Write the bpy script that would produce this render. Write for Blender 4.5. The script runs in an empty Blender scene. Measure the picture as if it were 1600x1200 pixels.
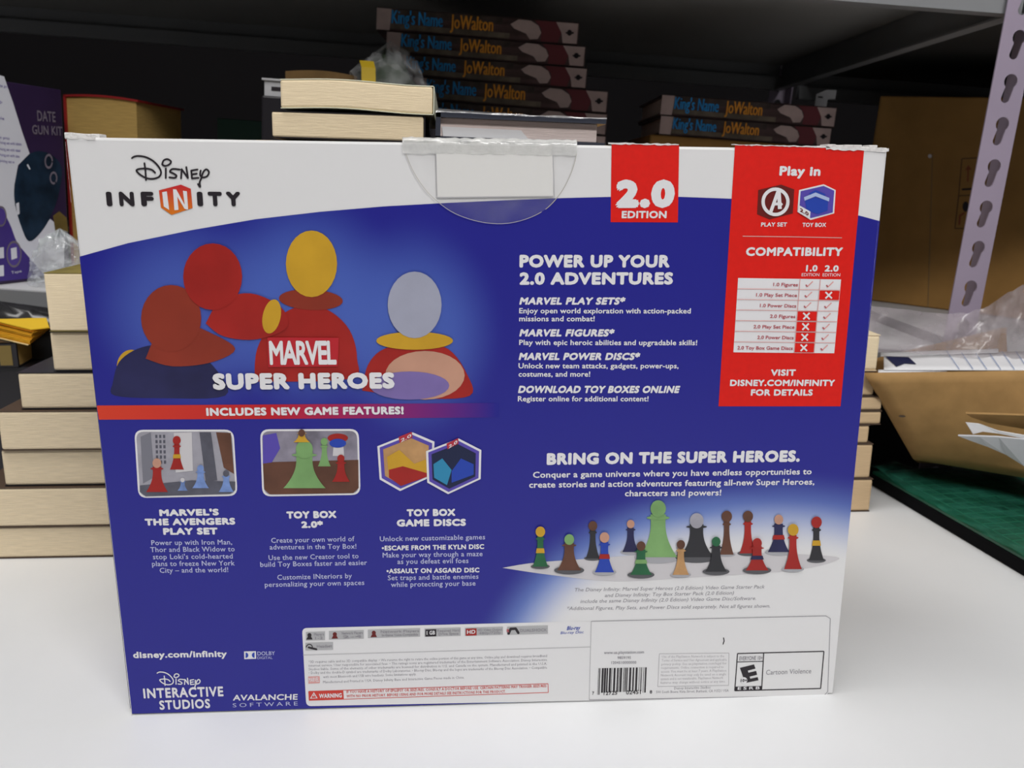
import bpy, bmesh, math, random
from mathutils import Vector, Matrix

random.seed(7)
SC = bpy.context.scene
COL = SC.collection

# ------------------------------------------------------------------ camera
F = 1350.0                                   # focal length in pixels of the 1600 x 1200 frame
RW = Matrix(((0.99746759, -0.07000655, 0.01254982),
             (-0.00420409, -0.23418063, -0.97218402),
             (0.07099817, 0.96966928, -0.23388190)))      # world -> camera (x right, y down, z forward)
CAM = Vector((-0.02248789, -0.43577687, 0.29305702))
cam = bpy.data.cameras.new('camera')
cam.sensor_width = 36.0
cam.lens = F / 1600 * 36
cam.clip_start = 0.01
cam.dof.use_dof = True
cam.dof.focus_distance = 0.47
cam.dof.aperture_fstop = 18
cam_o = bpy.data.objects.new('camera', cam)
COL.objects.link(cam_o)
rt = RW.transposed()
m = Matrix((rt.col[0], -rt.col[1], -rt.col[2])).transposed().to_4x4()
m.translation = CAM
cam_o.matrix_world = m
SC.camera = cam_o

# ------------------------------------------------------------------ world, light, exposure
w = bpy.data.worlds.new('room_air')
w.use_nodes = True
w.node_tree.nodes['Background'].inputs[0].default_value = (0.95, 0.97, 1.0, 1)
w.node_tree.nodes['Background'].inputs[1].default_value = 0.03
SC.world = w


def area(name, loc, target, sx, sy, power, col=(1, 1, 1)):
    l = bpy.data.lights.new(name, 'AREA')
    l.shape = 'RECTANGLE'
    l.size = sx
    l.size_y = sy
    l.energy = power
    l.color = col
    o = bpy.data.objects.new(name, l)
    COL.objects.link(o)
    o.location = loc
    o.rotation_euler = (Vector(target) - Vector(loc)).to_track_quat('-Z', 'Y').to_euler()
    return o


area('ceiling_lamp_light', (-0.45, -0.40, 2.05), (-0.3, -0.3, 0.0), 1.3, 0.5, 23, (1.0, 0.985, 0.965))
area('aisle_lamp_light', (0.75, -1.85, 2.05), (0.3, 0.1, 0.25), 1.4, 0.5, 60, (1.0, 0.985, 0.97))
SC.view_settings.view_transform = 'Standard'
SC.view_settings.look = 'None'
SC.view_settings.gamma = 1
SC.view_settings.use_curve_mapping = False
SC.view_settings.exposure = 0.0


# ------------------------------------------------------------------ helpers
def ray(px, py):
    return rt @ Vector(((px - 800) / F, (py - 600) / F, 1.0))


def hit(px, py, p0, n):
    d = ray(px, py)
    return CAM + d * ((p0 - CAM).dot(n) / d.dot(n))


def aty(px, py, Y=0.0):
    return hit(px, py, Vector((0, Y, 0)), Vector((0, 1, 0)))


def atz(px, py, Z=0.0):
    return hit(px, py, Vector((0, 0, Z)), Vector((0, 0, 1)))


def lin(c):
    c = c / 255
    return c / 12.92 if c <= 0.04045 else ((c + 0.055) / 1.055) ** 2.4


def alb(r, g, b, k=1.35):
    return tuple(min(0.9, lin(v) * k) for v in (r, g, b))


def mat(name, col, rough=0.55, spec=0.4, metal=0.0, var=0.0, scale=40.0, bump=0.0, stretch=None):
    mt = bpy.data.materials.new(name)
    mt.use_nodes = True
    nt = mt.node_tree
    b = nt.nodes['Principled BSDF']
    b.inputs['Base Color'].default_value = (*col, 1)
    b.inputs['Roughness'].default_value = rough
    b.inputs['Specular IOR Level'].default_value = spec
    b.inputs['Metallic'].default_value = metal
    if var or bump:
        tc = nt.nodes.new('ShaderNodeTexCoord')
        mp = nt.nodes.new('ShaderNodeMapping')
        nz = nt.nodes.new('ShaderNodeTexNoise')
        nz.inputs['Scale'].default_value = scale
        nz.inputs['Detail'].default_value = 5
        if stretch:
            mp.inputs['Scale'].default_value = stretch
        nt.links.new(tc.outputs['Object'], mp.inputs['Vector'])
        nt.links.new(mp.outputs[0], nz.inputs['Vector'])
        if var:
            mx = nt.nodes.new('ShaderNodeMix')
            mx.data_type = 'RGBA'
            mr = nt.nodes.new('ShaderNodeMapRange')
            mr.inputs[1].default_value = 0.3
            mr.inputs[2].default_value = 0.7
            nt.links.new(nz.outputs['Fac'], mr.inputs[0])
            nt.links.new(mr.outputs[0], mx.inputs[0])
            mx.inputs[6].default_value = (*[max(0, v * (1 - var)) for v in col], 1)
            mx.inputs[7].default_value = (*[min(0.95, v * (1 + var)) for v in col], 1)
            nt.links.new(mx.outputs[2], b.inputs['Base Color'])
        if bump:
            bp = nt.nodes.new('ShaderNodeBump')
            bp.inputs['Strength'].default_value = bump
            bp.inputs['Distance'].default_value = 0.002
            nt.links.new(nz.outputs['Fac'], bp.inputs['Height'])
            nt.links.new(bp.outputs[0], b.inputs['Normal'])
    return mt


def film_mat(name, col, opac, rough=0.15, scale=30.0, spread=0.25, bump=0.6):
    """thin clear plastic: part transparent, part glossy milky film"""
    mt = bpy.data.materials.new(name)
    mt.use_nodes = True
    nt = mt.node_tree
    b = nt.nodes['Principled BSDF']
    out = nt.nodes['Material Output']
    b.inputs['Base Color'].default_value = (*col, 1)
    b.inputs['Roughness'].default_value = rough
    b.inputs['Specular IOR Level'].default_value = 0.8
    tr = nt.nodes.new('ShaderNodeBsdfTransparent')
    mx = nt.nodes.new('ShaderNodeMixShader')
    tc = nt.nodes.new('ShaderNodeTexCoord')
    nz = nt.nodes.new('ShaderNodeTexNoise')
    nz.inputs['Scale'].default_value = scale
    nz.inputs['Detail'].default_value = 4
    mr = nt.nodes.new('ShaderNodeMapRange')
    mr.inputs[1].default_value = 0.3
    mr.inputs[2].default_value = 0.7
    mr.inputs[3].default_value = max(0, opac - spread)
    mr.inputs[4].default_value = min(1, opac + spread)
    bp = nt.nodes.new('ShaderNodeBump')
    bp.inputs['Strength'].default_value = bump
    bp.inputs['Distance'].default_value = 0.004
    L = nt.links.new
    L(tc.outputs['Object'], nz.inputs['Vector'])
    L(nz.outputs['Fac'], mr.inputs[0])
    L(mr.outputs[0], mx.inputs[0])
    L(nz.outputs['Fac'], bp.inputs['Height'])
    L(bp.outputs[0], b.inputs['Normal'])
    L(tr.outputs[0], mx.inputs[1])
    L(b.outputs[0], mx.inputs[2])
    L(mx.outputs[0], out.inputs['Surface'])
    return mt


def tag(o, label=None, cat=None, group=None, kind=None):
    if label:
        o['label'] = label
    if cat:
        o['category'] = cat
    if group:
        o['group'] = group
    if kind:
        o['kind'] = kind
    return o


def empty(name, label, cat, mw=None, group=None):
    o = bpy.data.objects.new(name, None)
    o.empty_display_size = 0.03
    COL.objects.link(o)
    if mw is not None:
        o.matrix_world = mw
    return tag(o, label, cat, group)


def frame(loc, rz=0.0, roll=0.0, pitch=0.0):
    return Matrix.Translation(Vector(loc)) @ Matrix.Rotation(rz, 4, 'Z') @ Matrix.Rotation(roll, 4, 'Y') @ Matrix.Rotation(pitch, 4, 'X')


class MB:
    """collects shapes into one mesh"""

    def __init__(s):
        s.v, s.f, s.m, s.mats = [], [], [], []

    def mi(s, mt):
        if mt not in s.mats:
            s.mats.append(mt)
        return s.mats.index(mt)

    def face(s, pts, mt):
        k = len(s.v)
        s.v += [tuple(p) for p in pts]
        s.f.append(list(range(k, k + len(pts))))
        s.m.append(s.mi(mt))

    def box(s, x0, x1, y0, y1, z0, z1, mt):
        s.hexa([(x0, y0, z0), (x1, y0, z0), (x1, y1, z0), (x0, y1, z0),
                (x0, y0, z1), (x1, y0, z1), (x1, y1, z1), (x0, y1, z1)], mt)

    def hexa(s, p, mt):
        k = len(s.v)
        s.v += [tuple(q) for q in p]
        i = s.mi(mt)
        for f in ((0, 3, 2, 1), (4, 5, 6, 7), (0, 1, 5, 4), (1, 2, 6, 5), (2, 3, 7, 6), (3, 0, 4, 7)):
            s.f.append([k + j for j in f])
            s.m.append(i)

    def grid(s, rows, mt, close=False):
        k = len(s.v)
        n = len(rows[0])
        i = s.mi(mt)
        for r in rows:
            s.v += [tuple(p) for p in r]
        for a in range(len(rows) - 1):
            for b in range(n - 1 + (1 if close else 0)):
                b2 = (b + 1) % n
                s.f.append([k + a * n + b, k + a * n + b2, k + (a + 1) * n + b2, k + (a + 1) * n + b])
                s.m.append(i)

    def build(s, name, parent=None, bevel=0.0, smooth=False, solid=0.0, weld=False, sub=0):
        me = bpy.data.meshes.new(name)
        me.from_pydata(s.v, [], s.f)
        for mt in s.mats:
            me.materials.append(mt)
        me.polygons.foreach_set('material_index', s.m)
        if smooth:
            me.polygons.foreach_set('use_smooth', [True] * len(s.f))
        me.update()
        o = bpy.data.objects.new(name, me)
        COL.objects.link(o)
        if parent:
            o.parent = parent
        if weld:
            bm = bmesh.new()
            bm.from_mesh(me)
            bmesh.ops.remove_doubles(bm, verts=bm.verts, dist=1e-6)
            bmesh.ops.recalc_face_normals(bm, faces=bm.faces)
            bm.to_mesh(me)
            bm.free()
        if solid:
            md = o.modifiers.new('thickness', 'SOLIDIFY')
            md.thickness = solid
            md.offset = 0
        if sub:
            md = o.modifiers.new('smooth', 'SUBSURF')
            md.levels = sub
            md.render_levels = sub
        if bevel:
            md = o.modifiers.new('bevel', 'BEVEL')
            md.width = bevel
            md.segments = 2
            md.limit_method = 'ANGLE'
        return o


# ---- lettering: the built-in font, turned into flat mesh outlines
_cache = {}


def glyphs(body, sp=1.0, res=3):
    key = (body, sp, res)
    if key in _cache:
        return _cache[key]
    c = bpy.data.curves.new('lettering', 'FONT')
    c.body = body
    c.size = 1.0
    c.resolution_u = res
    c.space_character = sp
    o = bpy.data.objects.new('lettering', c)
    COL.objects.link(o)
    dg = bpy.context.evaluated_depsgraph_get()
    me = bpy.data.meshes.new_from_object(o.evaluated_get(dg))
    v = [(p.co.x, p.co.y) for p in me.vertices]
    f = [list(p.vertices) for p in me.polygons]
    bpy.data.objects.remove(o)
    bpy.data.curves.remove(c)
    bpy.data.meshes.remove(me)
    _cache[key] = (v, f)
    return v, f


CAPH = max(p[1] for p in glyphs('H')[0])


class Print(MB):
    """flat printing on a plane; positions are measured on the photograph and cast onto that plane"""
    STEP = 0.00012

    def __init__(s, p0, n, ax, up, inv=None):
        super().__init__()
        s.p0, s.n, s.ax, s.up = Vector(p0), Vector(n).normalized(), Vector(ax), Vector(up)
        s.inv = inv                          # world -> parent space
        s.eps = 0.0

    def P(s, px, py, layer=1):
        p = hit(px, py, s.p0, s.n) + s.n * (s.STEP * layer + s.eps)
        return s.inv @ p if s.inv else p

    def nudge(s):
        s.eps = s.eps + 2.5e-6 if s.eps < 9e-5 else 0.0

    def poly(s, pts, mt, layer=1):
        s.nudge()
        s.face([s.P(x, y, layer) for x, y in pts], mt)

    def stroke(s, pts, wd, mt, layer=2, caps=True):
        h = wd / 2
        for (x0, y0), (x1, y1) in zip(pts, pts[1:]):
            d = math.hypot(x1 - x0, y1 - y0) or 1
            nx, ny = -(y1 - y0) / d * h, (x1 - x0) / d * h
            s.poly([(x0 + nx, y0 + ny), (x1 + nx, y1 + ny), (x1 - nx, y1 - ny), (x0 - nx, y0 - ny)], mt, layer)
        if caps and wd > 1.2:
            for x, y in pts:
                s.disc(x, y, h, h, mt, layer, 10)

    def disc(s, x, y, rx, ry, mt, layer=2, n=28, rot=0.0):
        c, q = math.cos(rot), math.sin(rot)
        pts = []
        for i in range(n):
            a = 2 * math.pi * i / n
            u, v = rx * math.cos(a), ry * math.sin(a)
            pts.append((x + u * c - v * q, y + u * q + v * c))
        s.poly(pts, mt, layer)

    def ring(s, x, y, r0, r1, mt, layer=2, n=32, a0=0.0, a1=2 * math.pi, sy=1.0):
        for i in range(n):
            t0, t1 = a0 + (a1 - a0) * i / n, a0 + (a1 - a0) * (i + 1) / n
            s.poly([(x + r0 * math.cos(t0), y + sy * r0 * math.sin(t0)), (x + r1 * math.cos(t0), y + sy * r1 * math.sin(t0)),
                    (x + r1 * math.cos(t1), y + sy * r1 * math.sin(t1)), (x + r0 * math.cos(t1), y + sy * r0 * math.sin(t1))], mt, layer)

    def text(s, body, x0, y0, x1, y1, cap, mt, bold=0.0, slant=0.0, layer=2, sp=None, res=3):
        if sp is None:
            sp = 1.0 + bold * 1.35
        v, f = glyphs(body, sp, res)
        if not v:
            return
        a, b = min(p[0] for p in v) - bold * CAPH, max(p[0] for p in v) + bold * CAPH
        A, B = s.P(x0, y0, layer), s.P(x1, y1, layer)
        H = (s.P(x0, y0 - cap, layer) - A).length
        up = (s.inv.to_3x3() @ s.up if s.inv else s.up).normalized() * (H / CAPH)
        ux = (B - A) / (b - a)
        cu = ux.normalized() * (H / CAPH)
        nl = s.inv.to_3x3() @ s.n if s.inv else s.n
        shifts = [(0, 0)]
        if bold:
            n = 8 if cap > 9 else 6
            shifts = [(bold * CAPH * math.cos(2 * math.pi * k / n), bold * CAPH * math.sin(2 * math.pi * k / n)) for k in range(n)] + [(0, 0)]
        i = s.mi(mt)
        for dx, dy in shifts:
            k = len(s.v)
            A = A + nl * 6e-6
            for p in v:
                y = p[1] * (1 - 2 * bold) + bold * CAPH + dy
                q = A + ux * (p[0] + dx - a) + up * y + cu * (slant * y)
                s.v.append(tuple(q))
            for g in f:
                s.f.append([k + j for j in g])
                s.m.append(i)

    def rrect(s, q, r, mt, layer=1, grow=0.0, seg=5):
        """rounded quad, q = TL TR BR BL"""
        c = [Vector(p) for p in q]
        ctr = sum(c, Vector((0, 0))) / 4
        out = []
        for i in range(4):
            p, a, b = c[i], c[i - 1], c[(i + 1) % 4]
            da, db = (a - p).normalized(), (b - p).normalized()
            p2 = p - (da + db) * grow
            rr = max(0.3, r + grow)
            for t in range(seg + 1):
                u = t / seg
                s0, s1 = p2 + da * rr, p2 + db * rr
                out.append(tuple(s0 * (1 - u) ** 2 + p2 * 2 * u * (1 - u) + s1 * u * u))
        s.poly(out, mt, layer)

    def frame_line(s, q, wd, mt, layer=2):
        s.stroke(list(q) + [q[0]], wd, mt, layer, caps=False)


# ------------------------------------------------------------------ materials
WHITE = mat('white_print', (0.78, 0.775, 0.78), 0.42, 0.4)
INK_W = mat('white_ink', (0.80, 0.79, 0.81), 0.45, 0.35)
INK_B = mat('light_blue_ink', (0.50, 0.52, 0.74), 0.45, 0.35)
RED = mat('red_print', (0.74, 0.010, 0.005), 0.5, 0.3, var=0.04, scale=300)
BLACK = mat('black_ink', (0.025, 0.02, 0.025), 0.45, 0.3)
GREY_INK = mat('grey_ink', (0.30, 0.29, 0.32), 0.5, 0.3)
PALE_INK = mat('pale_grey_ink', (0.48, 0.47, 0.49), 0.5, 0.3)
RED_INK = mat('dark_red_ink', (0.50, 0.10, 0.12), 0.5, 0.3)
PINK_INK = mat('pink_ink', (0.74, 0.36, 0.34), 0.5, 0.3)
CARD = mat('brown_cardboard', alb(150, 118, 75), 0.8, 0.2, var=0.10, scale=60, bump=0.15)
CARD_DK = mat('old_brown_cardboard', alb(140, 105, 58), 0.8, 0.2, var=0.10, scale=25)
PAGE = mat('book_page_edges', alb(204, 188, 160), 0.9, 0.1, var=0.10, scale=60, stretch=(1.2, 1.2, 28), bump=0.25)
PAGE_CREAM = mat('cream_page_edges', (0.90, 0.745, 0.515), 0.9, 0.1, var=0.07, scale=60, stretch=(1.2, 1.2, 28), bump=0.2)
PAGE_TAN = mat('tan_page_edges', alb(180, 156, 124), 0.9, 0.1, var=0.07, scale=60, stretch=(1.2, 1.2, 28), bump=0.2)
PAGE_GREY = mat('grey_white_page_edges', alb(200, 186, 182), 0.9, 0.1, var=0.09, scale=60, stretch=(1.2, 1.2, 28), bump=0.2)
PAGE_OLD = mat('yellowed_page_edges', alb(172, 142, 84), 0.9, 0.1, var=0.12, scale=60, stretch=(1.2, 1.2, 24), bump=0.2)
STEEL = mat('grey_painted_steel', (0.22, 0.225, 0.235), 0.42, 0.45, var=0.06, scale=8)
STEEL_LT = mat('light_painted_steel', (0.50, 0.50, 0.52), 0.45, 0.45, var=0.05, scale=8)
DARKCOVER = mat('black_cover', (0.016, 0.014, 0.018), 0.35, 0.5)
BROWNCOVER = mat('dark_brown_cover', (0.10, 0.065, 0.045), 0.5, 0.4)
PAPER = mat('white_paper', (0.82, 0.82, 0.84), 0.7, 0.2, var=0.02)

# ------------------------------------------------------------------ setting
TABLE_TOP = mat('white_laminate', (0.80, 0.81, 0.82), 0.38, 0.4, var=0.015, scale=14, bump=0.05)
b = MB()
b.box(-3.2, 3.2, -3.2, 2.2, -0.82, -0.78, mat('grey_floor', (0.28, 0.27, 0.26), 0.6, 0.3, var=0.1, scale=3))
tag(b.build('floor'), kind='structure')
b = MB()
b.box(-3.2, 3.2, 1.75, 1.85, -0.78, 2.1, mat('dark_wall_paint', (0.010, 0.009, 0.010), 0.9, 0.1, var=0.05, scale=3))
tag(b.build('wall_back'), kind='structure')
b = MB()
b.box(-3.2, 3.2, -3.2, 1.75, 2.1, 2.2, mat('white_ceiling_paint', (0.7, 0.7, 0.7), 0.8, 0.2, var=0.02, scale=3))
tag(b.build('ceiling'), kind='structure')

t = empty('worktable', 'white laminate worktable carrying the big blue and white game box', 'table', frame((0, 0, 0)))
b = MB()
b.box(-1.1, 1.1, -0.75, 0.352, -0.03, 0.0, TABLE_TOP)
b.build('tabletop', t, bevel=0.002)
for sx in (-1.05, 1.05):
    for sy in (-0.70, 0.30):
        b = MB()
        b.box(sx - 0.025, sx + 0.025, sy - 0.025, sy + 0.025, -0.78, -0.03, STEEL)
        b.build('leg', t, bevel=0.003)

# ------------------------------------------------------------------ game box
TLc, TRc = Vector((-0.2026, 0, 0.3083)), Vector((0.1974, 0, 0.3083))
BLc, BRc = Vector((-0.2, 0, 0.0005)), Vector((0.2, 0, 0.0005))
gb = empty('game_box', 'large blue and white video game box seen from its printed back, on the white table', 'box', frame((0, 0, 0)))
b = MB()
D = 0.10
dy = Vector((0, D, 0))
b.hexa([BLc, BRc, BRc + dy, BLc + dy, TLc, TRc, TRc + dy, TLc + dy], WHITE)
carton = b.build('carton', gb, bevel=0.0012)


def NT(mt):
    nt = mt.node_tree
    return nt, nt.nodes['Principled BSDF'], nt.links.new


def ell(nt, tc, c, rx, rz, a, bb):
    """smooth mask from the distance to an ellipse centre: 1 inside a, 0 outside bb"""
    L = nt.links.new
    s1 = nt.nodes.new('ShaderNodeVectorMath')
    s1.operation = 'SUBTRACT'
    s1.inputs[1].default_value = (c[0], 0, c[2])
    s2 = nt.nodes.new('ShaderNodeVectorMath')
    s2.operation = 'MULTIPLY'
    s2.inputs[1].default_value = (1 / rx, 0, 1 / rz)
    s3 = nt.nodes.new('ShaderNodeVectorMath')
    s3.operation = 'LENGTH'
    mr = nt.nodes.new('ShaderNodeMapRange')
    mr.interpolation_type = 'SMOOTHSTEP'
    mr.inputs[1].default_value = a
    mr.inputs[2].default_value = bb
    mr.inputs[3].default_value = 1
    mr.inputs[4].default_value = 0
    L(tc.outputs['Object'], s1.inputs[0])
    L(s1.outputs[0], s2.inputs[0])
    L(s2.outputs[0], s3.inputs[0])
    L(s3.outputs['Value'], mr.inputs[0])
    return mr.outputs[0]


def mixrgb(nt, fac, c1, c2):
    mx = nt.nodes.new('ShaderNodeMix')
    mx.data_type = 'RGBA'
    for sock, v in ((mx.inputs[6], c1), (mx.inputs[7], c2)):
        if isinstance(v, tuple):
            sock.default_value = (*v, 1)
        else:
            nt.links.new(v, sock)
    nt.links.new(fac, mx.inputs[0])
    return mx.outputs[2]


BLUE_C = (0.015, 0.015, 0.265)
BLUE = mat('blue_print', BLUE_C, 0.40, 0.45)
nt, bs, L = NT(BLUE)
tc = nt.nodes.new('ShaderNodeTexCoord')
col = BLUE_C
PX = 0.4 / 1240                              # metres per photograph pixel on the box face
for (px, py, rx, ry, k, hue) in ((300, 490, 150, 150, 0.75, (0.075, 0.13, 0.50)), (480, 480, 150, 165, 0.85, (0.075, 0.14, 0.52)),
                                 (645, 520, 130, 165, 0.8, (0.075, 0.14, 0.52))):
    fac = ell(nt, tc, aty(px, py), rx * PX, ry * PX, 0.35, 1.15)
    mm = nt.nodes.new('ShaderNodeMath')
    mm.operation = 'MULTIPLY'
    mm.inputs[1].default_value = k
    L(fac, mm.inputs[0])
    col = mixrgb(nt, mm.outputs[0], col, hue)
c0, c9 = aty(1190, 1085), aty(1065, 1090)
for lo, hi, hue in ((0.86, 1.16, (0.16, 0.26, 0.62)), (0.74, 1.02, (0.78, 0.775, 0.78))):
    col = mixrgb(nt, ell(nt, tc, c0, 455 * PX, 372 * PX, lo, hi), col, hue)
    col = mixrgb(nt, ell(nt, tc, c9, 345 * PX, 352 * PX, lo, hi), col, hue)
L(col, bs.inputs['Base Color'])


def box_print():
    return Print((0, 0, 0), (0, -1, 0), (1, 0, 0), (0, 0, 1))


# large blue field
p = box_print()
top = [(128, 400), (200, 380), (300, 359.5), (400, 342.5), (500, 331), (600, 322.5), (700, 317), (800, 312.5), (880, 309.5),
       (960, 307.5), (1060, 307.5), (1142, 310.5), (1240, 321), (1343, 337), (1374.5, 345.5)]
p.poly([(206.5, 1115)] + [(124.6, 401)] + top + [(1300.5, 1082.5)], BLUE, 1)
p.build('blue_print', gb)
# side and back printing of the carton
b = MB()
for x, sx in ((-0.2, -1), (0.2, 1)):
    for xa, za in ((0.0006 * sx, 0.0),):
        xt = x - 0.0026 * 0.8 + xa
        b.face([(x + xa, 0.002, 0.003), (x + xa, 0.098, 0.003), (xt, 0.098, 0.25), (xt, 0.002, 0.262)], BLUE)
b.face([(-0.199, 0.1006, 0.003), (0.199, 0.1006, 0.003), (0.197, 0.1006, 0.26), (-0.201, 0.1006, 0.24)], BLUE)
b.build('side_print', gb)

# worn white board showing at the edges and corners
p = box_print()
WORN = mat('torn_white_board', (0.76, 0.74, 0.73), 0.85, 0.1, var=0.08, scale=400, bump=0.5)


def jag(x0, y0, x1, y1, h0, h1, n=26):
    up_, dn = [], []
    for i in range(n + 1):
        u = i / n
        x, y = x0 + (x1 - x0) * u, y0 + (y1 - y0) * u
        up_.append((x, y - random.uniform(h0, h1)))
        dn.append((x, y + random.uniform(h0, h1)))
    p = box_print()
    p.poly(up_ + dn[::-1], WORN, 5)
    p.build('worn_edge', gb)


jag(1142, 226, 1300, 230, 0.2, 1.6, 40)
jag(1290, 230.5, 1388, 235, 1.2, 4.2, 16)
jag(1384, 236, 1376, 300, 0.6, 2.2, 12)
jag(1374, 320, 1346, 620, 0.1, 1.1, 50)
jag(104, 212, 150, 216, 1.0, 4.5, 8)
jag(200, 1096, 207, 1118, 0.6, 2.4, 6)
jag(950, 224, 1060, 226, 0.3, 2.0, 20)
jag(103, 222, 112, 316, 0.4, 2.4, 12)
b = MB()
for k in range(9):
    x = 0.158 + 0.0045 * k
    b.box(x, x + 0.0046, 0.002 + random.uniform(0, .004), 0.012, 0.3075, 0.3092 + random.uniform(0, .0016), WORN)
b.build('torn_flap_edge', gb, bevel=0.0004)
b = MB()
for k in range(4):
    x = -0.2035 + 0.004 * k
    b.box(x, x + 0.0041, 0.001, 0.010, 0.3075, 0.3098 + random.uniform(0, .0012), WORN)
b.build('torn_flap_edge', gb, bevel=0.0004)

# ---- top left logo
DISNEY = [[(410, 105), (430, 92), (470, 85), (540, 95), (610, 130), (665, 185), (690, 240), (672, 283), (620, 303), (560, 300),
           (500, 272), (455, 230), (470, 212), (540, 205), (600, 217), (632, 245)],
          [(530, 155), (540, 230), (545, 315)], [(735, 205), (735, 295)],
          [(700, 163), (715, 128), (750, 115), (785, 137), (770, 165), (730, 180), (703, 168)],
          [(870, 215), (800, 210), (775, 235), (810, 253), (838, 275), (820, 295), (770, 290)],
          [(882, 298), (888, 212), (948, 295), (932, 192)],
          [(1040, 215), (980, 225), (987, 300), (1050, 295)], [(985, 262), (1032, 255)],
          [(1070, 225), (1065, 265), (1085, 290), (1130, 280), (1150, 240), (1125, 213), (1095, 240), (1075, 300), (1060, 340), (1065, 380), (1045, 355)]]


def curve(pts, n=5):
    """Catmull-Rom through the points"""
    P = [pts[0]] + list(pts) + [pts[-1]]
    out = []
    for i in range(1, len(P) - 2):
        for k in range(n):
            t = k / n
            q = []
            for j in (0, 1):
                a, b_, c, d = P[i - 1][j], P[i][j], P[i + 1][j], P[i + 2][j]
                q.append(0.5 * (2 * b_ + (c - a) * t + (2 * a - 5 * b_ + 4 * c - d) * t * t + (3 * b_ - a - 3 * c + d) * t ** 3))
            out.append(tuple(q))
    return out + [tuple(pts[-1])]


def script_logo(p, ox, oy, k, wd, mt):
    for s_ in DISNEY:
        q = [(ox + x * k, oy + y * k) for x, y in s_]
        p.stroke(curve(q) if len(q) > 4 else q, wd, mt, 3)


ORANGE = mat('red_orange_print', (0.7, 0.08, 0.02), 0.42, 0.35)
nt, bs, L = NT(ORANGE)
tc = nt.nodes.new('ShaderNodeTexCoord')
sp_ = nt.nodes.new('ShaderNodeSeparateXYZ')
mr = nt.nodes.new('ShaderNodeMapRange')
mr.inputs[1].default_value = aty(275, 334).z
mr.inputs[2].default_value = aty(275, 292).z
L(tc.outputs['Object'], sp_.inputs[0])
L(sp_.outputs[2], mr.inputs[0])
L(mixrgb(nt, mr.outputs[0], (0.72, 0.19, 0.012), (0.60, 0.025, 0.03)), bs.inputs['Base Color'])
p = box_print()
script_logo(p, 140, 230, 1 / 6.154, 2.9, BLACK)
for ch, x0, x1 in (('I', 167.5, 176.5), ('N', 187.5, 211), ('F', 221.5, 241.5), ('I', 309, 318), ('T', 326, 348), ('Y', 354, 377)):
    p.text(ch, x0, 322, x1, 322.3, 22.5, BLACK, 0.085, layer=2)
k6 = lambda pts: [(140 + x / 6.154, 230 + y / 6.154) for x, y in pts]
p.poly(k6([(668, 415), (880, 360), (975, 400), (992, 585), (790, 650), (688, 580)]), ORANGE, 2)
p.poly(k6([(700, 432), (745, 424), (768, 603), (716, 570)]), INK_W, 3)
p.poly(k6([(804, 404), (842, 440), (858, 602), (818, 606)]), INK_W, 3)
p.poly(k6([(804, 404), (836, 406), (942, 600), (915, 592)]), INK_W, 3)
p.poly(k6([(900, 418), (938, 424), (950, 598), (922, 594)]), INK_W, 3)
p.build('logo', gb)

# ---- edition flag
flag = box_print()
flag.poly([(955.5, 224.5), (1061, 226.5), (1059, 347.5), (954, 347)], RED, 2)
fo = flag.build('edition_flag', gb)
p = box_print()
p.text('2.0', 961, 325, 1053, 324.5, 44, INK_W, 0.10, layer=3)
p.text('EDITION', 971, 341, 1041, 341, 11.5, INK_W, 0.06, layer=3)
p.build('flag_lettering', fo)

# ---- red compatibility panel
p = box_print()
p.poly([(1148.4, 225.5), (1350, 233.5), (1313, 634.7), (1122.5, 634.7)], RED, 2)
rp = p.build('compatibility_panel', gb)
p = box_print()
p.text('Play in', 1217, 274.5, 1281, 275, 15, INK_W, 0.068, layer=3)
p.build('panel_heading', rp)
p = box_print()
p.text('PLAY SET', 1188.5, 354, 1229, 354, 6.5, INK_W, 0.05, layer=3)
p.build('emblem_caption', rp)
p = box_print()
p.text('TOY BOX', 1253, 354.5, 1290, 354.5, 6.5, INK_W, 0.05, layer=3)
p.build('emblem_caption', rp)
p = box_print()
p.text('COMPATIBILITY', 1164.7, 399.8, 1315.6, 400, 13.5, INK_W, 0.068, layer=3)
p.text('1.0', 1258.5, 424, 1276.5, 424, 10, INK_W, 0.068, layer=3)
p.text('2.0', 1287.5, 424.3, 1309.5, 424.5, 10, INK_W, 0.068, layer=3)
p.text('EDITION', 1252, 431.5, 1279.5, 431.5, 4.8, INK_W, 0.0, layer=3)
p.text('EDITION', 1284.7, 431.8, 1312, 431.8, 4.8, INK_W, 0.0, layer=3)
p.build('table_heading', rp)
p = box_print()
p.text('VISIT', 1203.5, 587, 1242.5, 587, 10, INK_W, 0.068, layer=3)
p.text('DISNEY.COM/INFINITY', 1140, 603, 1303.5, 603, 10, INK_W, 0.068, layer=3)
p.text('FOR DETAILS', 1172.5, 618, 1269, 618, 10, INK_W, 0.068, layer=3)
p.build('website_lettering', rp)
p = box_print()
p.stroke([(1160, 369), (1240, 370), (1315, 371.5)], 1.3, PINK_INK, 3, caps=False)
p.build('separator_line', rp)

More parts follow.
